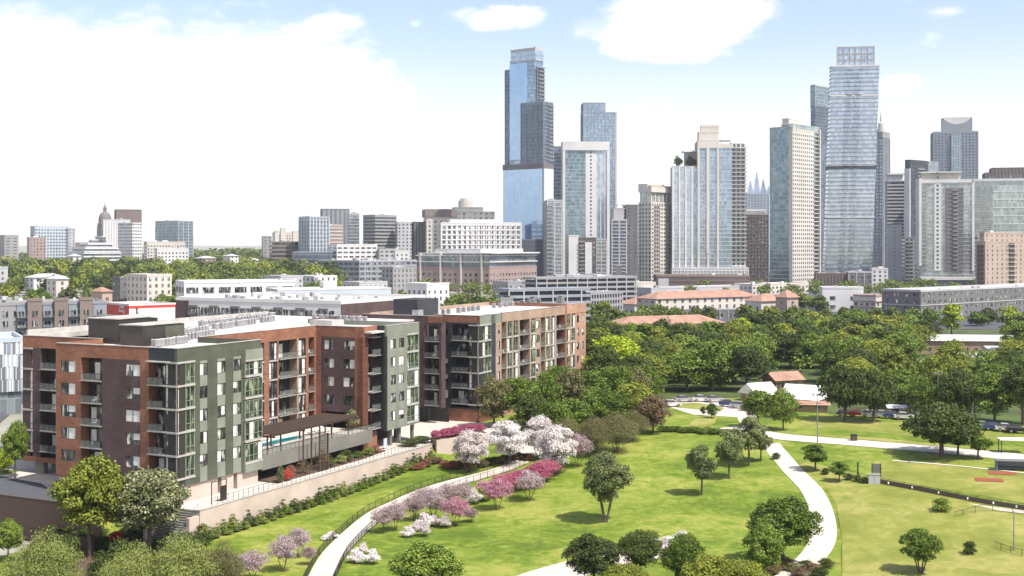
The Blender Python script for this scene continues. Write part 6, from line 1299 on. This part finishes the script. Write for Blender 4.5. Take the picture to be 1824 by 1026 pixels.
# the wood on the right
dsheet2 = MB()
sheet('woodland_floor', [tuple(p) for p in [G(1040,700).xy,G(1150,712).xy,G(1340,708).xy,G(1480,738).xy,G(1640,742).xy,G(1960,765).xy,(470,540),(60,540),(36,430)]], nmat('woodland_floor', (.07,.105,.02), .95, c2=(.035,.045,.015), scale=.12, detail=8), .045)
keep = [(1352,1470,668,742),(1660,1800,588,648),(1172,1345,706,775),(1104,1290,560,592),(1600,1640,690,752),(1715,1765,690,712)]
rnd = random.Random(11); cnt = 0; D = 292.0; row = 0
while D < 505:
    y = HY+CH*F/D; sp = (7.6 if D < 420 else 8.2)*F/D; px = 1052+rnd.random()*sp
    while px < 1850:
        q = px+rnd.uniform(-.25,.25)*sp; hh = rnd.uniform(8.5,13.0) if D < 420 else rnd.uniform(8,11); top = HY+(CH-hh)*F/D; ok = True
        for (a,b_,c_,d_) in keep:
            if a-12 < q < b_+12 and (c_ < y < d_ or c_ < (y+top)/2 < d_): ok = False
        if y > 722 and q < 1470: ok = False
        if y > 738 and q < 1740: ok = False
        if D > 455 and 1095 < q < 1300: ok = False
        if D > 700 and rnd.random() < .5: ok = False
        if y > 700 and 1160 < q < 1350: ok = False
        if ok:
            X = (q-HX)/F*D; mt = rnd.choice(['oak','elm','dark','elm','oak','lime' if q < 1200 or rnd.random() < .3 else 'oak','oak','dark'])
            zone = 'behind the car park' if q < 1350 else ('around the white roofs' if q < 1480 else ('beyond the twin oaks' if q < 1640 else 'right of the long blank roof'))
            kind = {'oak':'mid green','dark':'dark green','elm':'yellow-green','lime':'bright lime green','sage':'grey-green','feather':'pale green'}[mt]
            plant(('mid%d' if D < 400 else 'wood%d') % rnd.randrange(6), f'{kind} tree in the dense wood {zone}', 'tree', Vector((X,D,float(hgt(X,D)))), hh, rnd.uniform(11,15.5), mt, f'{kind} trees of the wood {zone}', name='woodland_tree'); cnt += 1
        px += sp*rnd.uniform(.8,1.25)
    D *= 1.058; row += 1
WOODN = cnt
T('mid1',1092,706,598,110,'lime','big bright yellow-green tree right of the end of the tan brick wing',name='tree'); T('mid2',1125,668,590,60,'elm','yellow-green tree behind the big bright one',name='tree')
for a in ((1695,598,541,50,'lime','round bright green tree before the long grey apartment row'),(1798,600,545,52,'lime','second bright green round tree near the right edge')): T('wood1',*a,name='tree')
# left and centre distance: nearer trees as things
spots = []
D = 470.0
while D < 860:
    sp = 13*F/D; px = -20+rnd.random()*sp
    while px < 560:
        y = HY+CH*F/D
        if rnd.random() < .82 and not (D < 520 and px > 190 and px < 700) : spots.append((px, D*rnd.uniform(.98,1.03)))
        px += sp*rnd.uniform(.8,1.3)
    D *= 1.10
spots += [(p, 600+rnd.uniform(-25,25)) for p in (705,716,728,812,826,840,852,866,878,718,845,822,860,700,890)]+[(p, 590+rnd.uniform(-10,20)) for p in (968,985,1002,1020,1040,1056,1075,1150,1168,1182)]+[(p, 700+rnd.uniform(-20,20)) for p in (1430,1448,1462,1535,1548,1560,1600)]+[(p, 560+rnd.uniform(-25,25)) for p in (1070,1092,1120,1145,1205,1240,1262,1330,1372,1410,1426,1440,1470,1505,1530,1560,1590,1625,1655,1740,1760,1830)]
for (px, D) in spots[:115]+spots[-54:]:
    mt = rnd.choice(['far','far','oak','elm','dark']); kind = {'far':'fresh green','oak':'mid green','elm':'yellow-green','dark':'dark green'}[mt]; zone = 'on the left between the villas' if px < 300 else ('behind the white office' if px < 600 else ('in front of the rose brick office' if px < 900 else ('beside the grey garage' if px < 1200 else 'before the tower podiums')))
    X = (px-HX)/F*D; plant('far%d' % rnd.randrange(3), f'{kind} tree {zone}', 'tree', Vector((X,D,float(hgt(X,D))-.3)), rnd.uniform(9,14) if px < 900 else rnd.uniform(6.5,9.5), rnd.uniform(11,16) if px < 900 else rnd.uniform(8,12), mt, f'{kind} trees {zone}', name='far_tree')
# farther trees: masses
def wood_mass(name, label, placements, seed, n1=380, lf=.9, mat='far'):
    rs = np.random.RandomState(seed); PP = []; NN = []; SS = []
    protos = [crown_pts(rs, 10, .2, 6.5, 16, n1, lf, br=.4) for _ in range(3)]
    for i, (px, D, h) in enumerate(placements):
        C, P, Nn, S = protos[i%3]; s = h/10; X = (px-HX)/F*D; a = rs.rand()*6.28; ca, sa = math.cos(a), math.sin(a); M_ = np.array([[ca,-sa,0],[sa,ca,0],[0,0,1]])
        PP.append((P*s)@M_.T+np.array([X,D,float(hgt(X,D))])); NN.append(Nn@M_.T); SS.append(S*s)
    me = quads_mesh(name, np.concatenate(PP), np.concatenate(NN), np.concatenate(SS), LM[mat], 1.0, rs); o = bpy.data.objects.new(name, me); col.objects.link(o); o['kind'] = 'stuff'; tagged(o, label, 'trees')
pl = [(rnd.uniform(-40,600), D0*rnd.uniform(.95,1.05), rnd.choice([7,8,10,12,15])) for D0 in (880,960,1050,1150,1260,1380) for _ in range(int(60+D0/30))]+[(rnd.uniform(-40,600), rnd.uniform(700,900), rnd.uniform(9,14)) for _ in range(70)]
wood_mass('distant_trees', 'mid green part of the distant belt of trees between the villas and the low left skyline', pl[::2], 5, 520, .68)
wood_mass('distant_trees', 'brighter yellow-green part of the distant belt of trees below the low left skyline', pl[1::4], 15, 520, .68, 'elm')
wood_mass('distant_trees', 'dark green part of the distant belt of trees below the low left skyline', pl[3::4], 25, 520, .68, 'dark')
pl = [(rnd.uniform(-60,760), rnd.uniform(1600,2600), rnd.uniform(9,16)) for _ in range(330)]+[(rnd.uniform(335,480), rnd.uniform(1900,2700), rnd.uniform(14,22)) for _ in range(90)]
wood_mass('horizon_trees', 'far dark wooded ridge on the horizon left of centre', pl, 6, 200, 1.4)
pl = [(rnd.uniform(690,1850), rnd.uniform(850,1000), rnd.uniform(7,11)) for _ in range(110)]
wood_mass('street_trees', 'small street trees scattered between the tower podiums', pl, 8, 300, .8)
pl = []
for _ in range(620):
    D = rnd.uniform(285,520); px = rnd.uniform(1045,1860); y = HY+CH*F/D
    if any(a < px < b_ and c_-4 < y < d_+6 for (a,b_,c_,d_) in keep) or (y > 700 and 1150 < px < 1350) or (y > 730 and px < 1500): continue
    pl.append((px, D, rnd.uniform(3,6)))
wood_mass('undergrowth', 'dark low undergrowth filling the gaps between the woodland trees', pl, 9, 160, .8, 'oak')
# two trees on the roof of the ribbed tower
for (px, lab) in ((1210,'left round tree on the lower roof of the ribbed tower'),(1232,'right round tree on the lower roof of the ribbed tower')):
    q = RT.t.matrix_world if False else None; D = 1001; plant('far0', lab, 'tree', Vector(((px-HX)/F*D, D+4, RT.z(298))), 9.5, 9.0, 'dark', name='roof_tree')
# ------------------------------------------------------------------ houses in the wood
shed('long_roof_building','long low building with a pale metal roof deep in the right-hand wood',1722,628,42,12,4.5,MT['roofw'],MT['tan'],-6,1.6,'building'); shed('side_wing','small white wing at the right end of the long pale metal roof',1790,640,12,9,3.5,MT['roofw'],MT['white'],-6,.8,'building')
shed('white_cottage','small white-roofed cottage below the long pale metal roof',1716,652,10,7,3,MT['white'],MT['white'],5,1,'house'); shed('grey_cottage','small grey-roofed house half hidden in the right-hand wood',1748,668,9,7,3,MT['roofg'],MT['tan'],8,1,'house'); shed('orange_roof_house','orange tile-roofed house above the white tent roofs',1394,694,8,6,2.8,MT['tile'],MT['tan'],22,1.8,'house')
shed('marquee','left white tented roof at the edge of the wood',1352,713,6,6,1.8,MT['white'],FM['tan'],28,2.4,'marquee'); shed('marquee','larger right white tented roof with a green rim',1434,721,8,7.5,1.8,MT['white'],FM['tan'],-32,2.8,'marquee'); shed('orange_shed','low orange-roofed shed in front of the right white tent roof',1440,733,8,3,1.8,MT['tile'],MT['tan'],-8,.6,'shed'); shed('tan_roof_house','small tan-roofed house right of the twin oaks',1622,726,6.5,5,2.6,MT['tile'],MT['tan'],-5,1.2,'house')  # marquee walls are tan as painted shade below the white roofs
shed('park_pavilion','low white-roofed pavilion under trees right of the twin oaks',1606,740,5.5,3,1.9,MT['white'],MT['conc'],-6,.4,'pavilion')
# ------------------------------------------------------------------ haze
HAZE = 0.00007
if HAZE:
    m = MB(); m.box(-2600,2600,-150,3200,-4,262); hm = bpy.data.materials.new('haze'); hm.use_nodes = True; nt = hm.node_tree; nt.nodes.remove(nt.nodes['Principled BSDF'])
    v = nt.nodes.new('ShaderNodeVolumePrincipled'); v.inputs['Color'].default_value = (.86,.92,1,1); v.inputs['Density'].default_value = HAZE; v.inputs['Anisotropy'].default_value = .2; nt.links.new(v.outputs[0], nt.nodes['Material Output'].inputs['Volume'])
    o = m.build('haze', hm); o['kind'] = 'stuff'
print('WOOD', WOODN, 'far', len(spots))
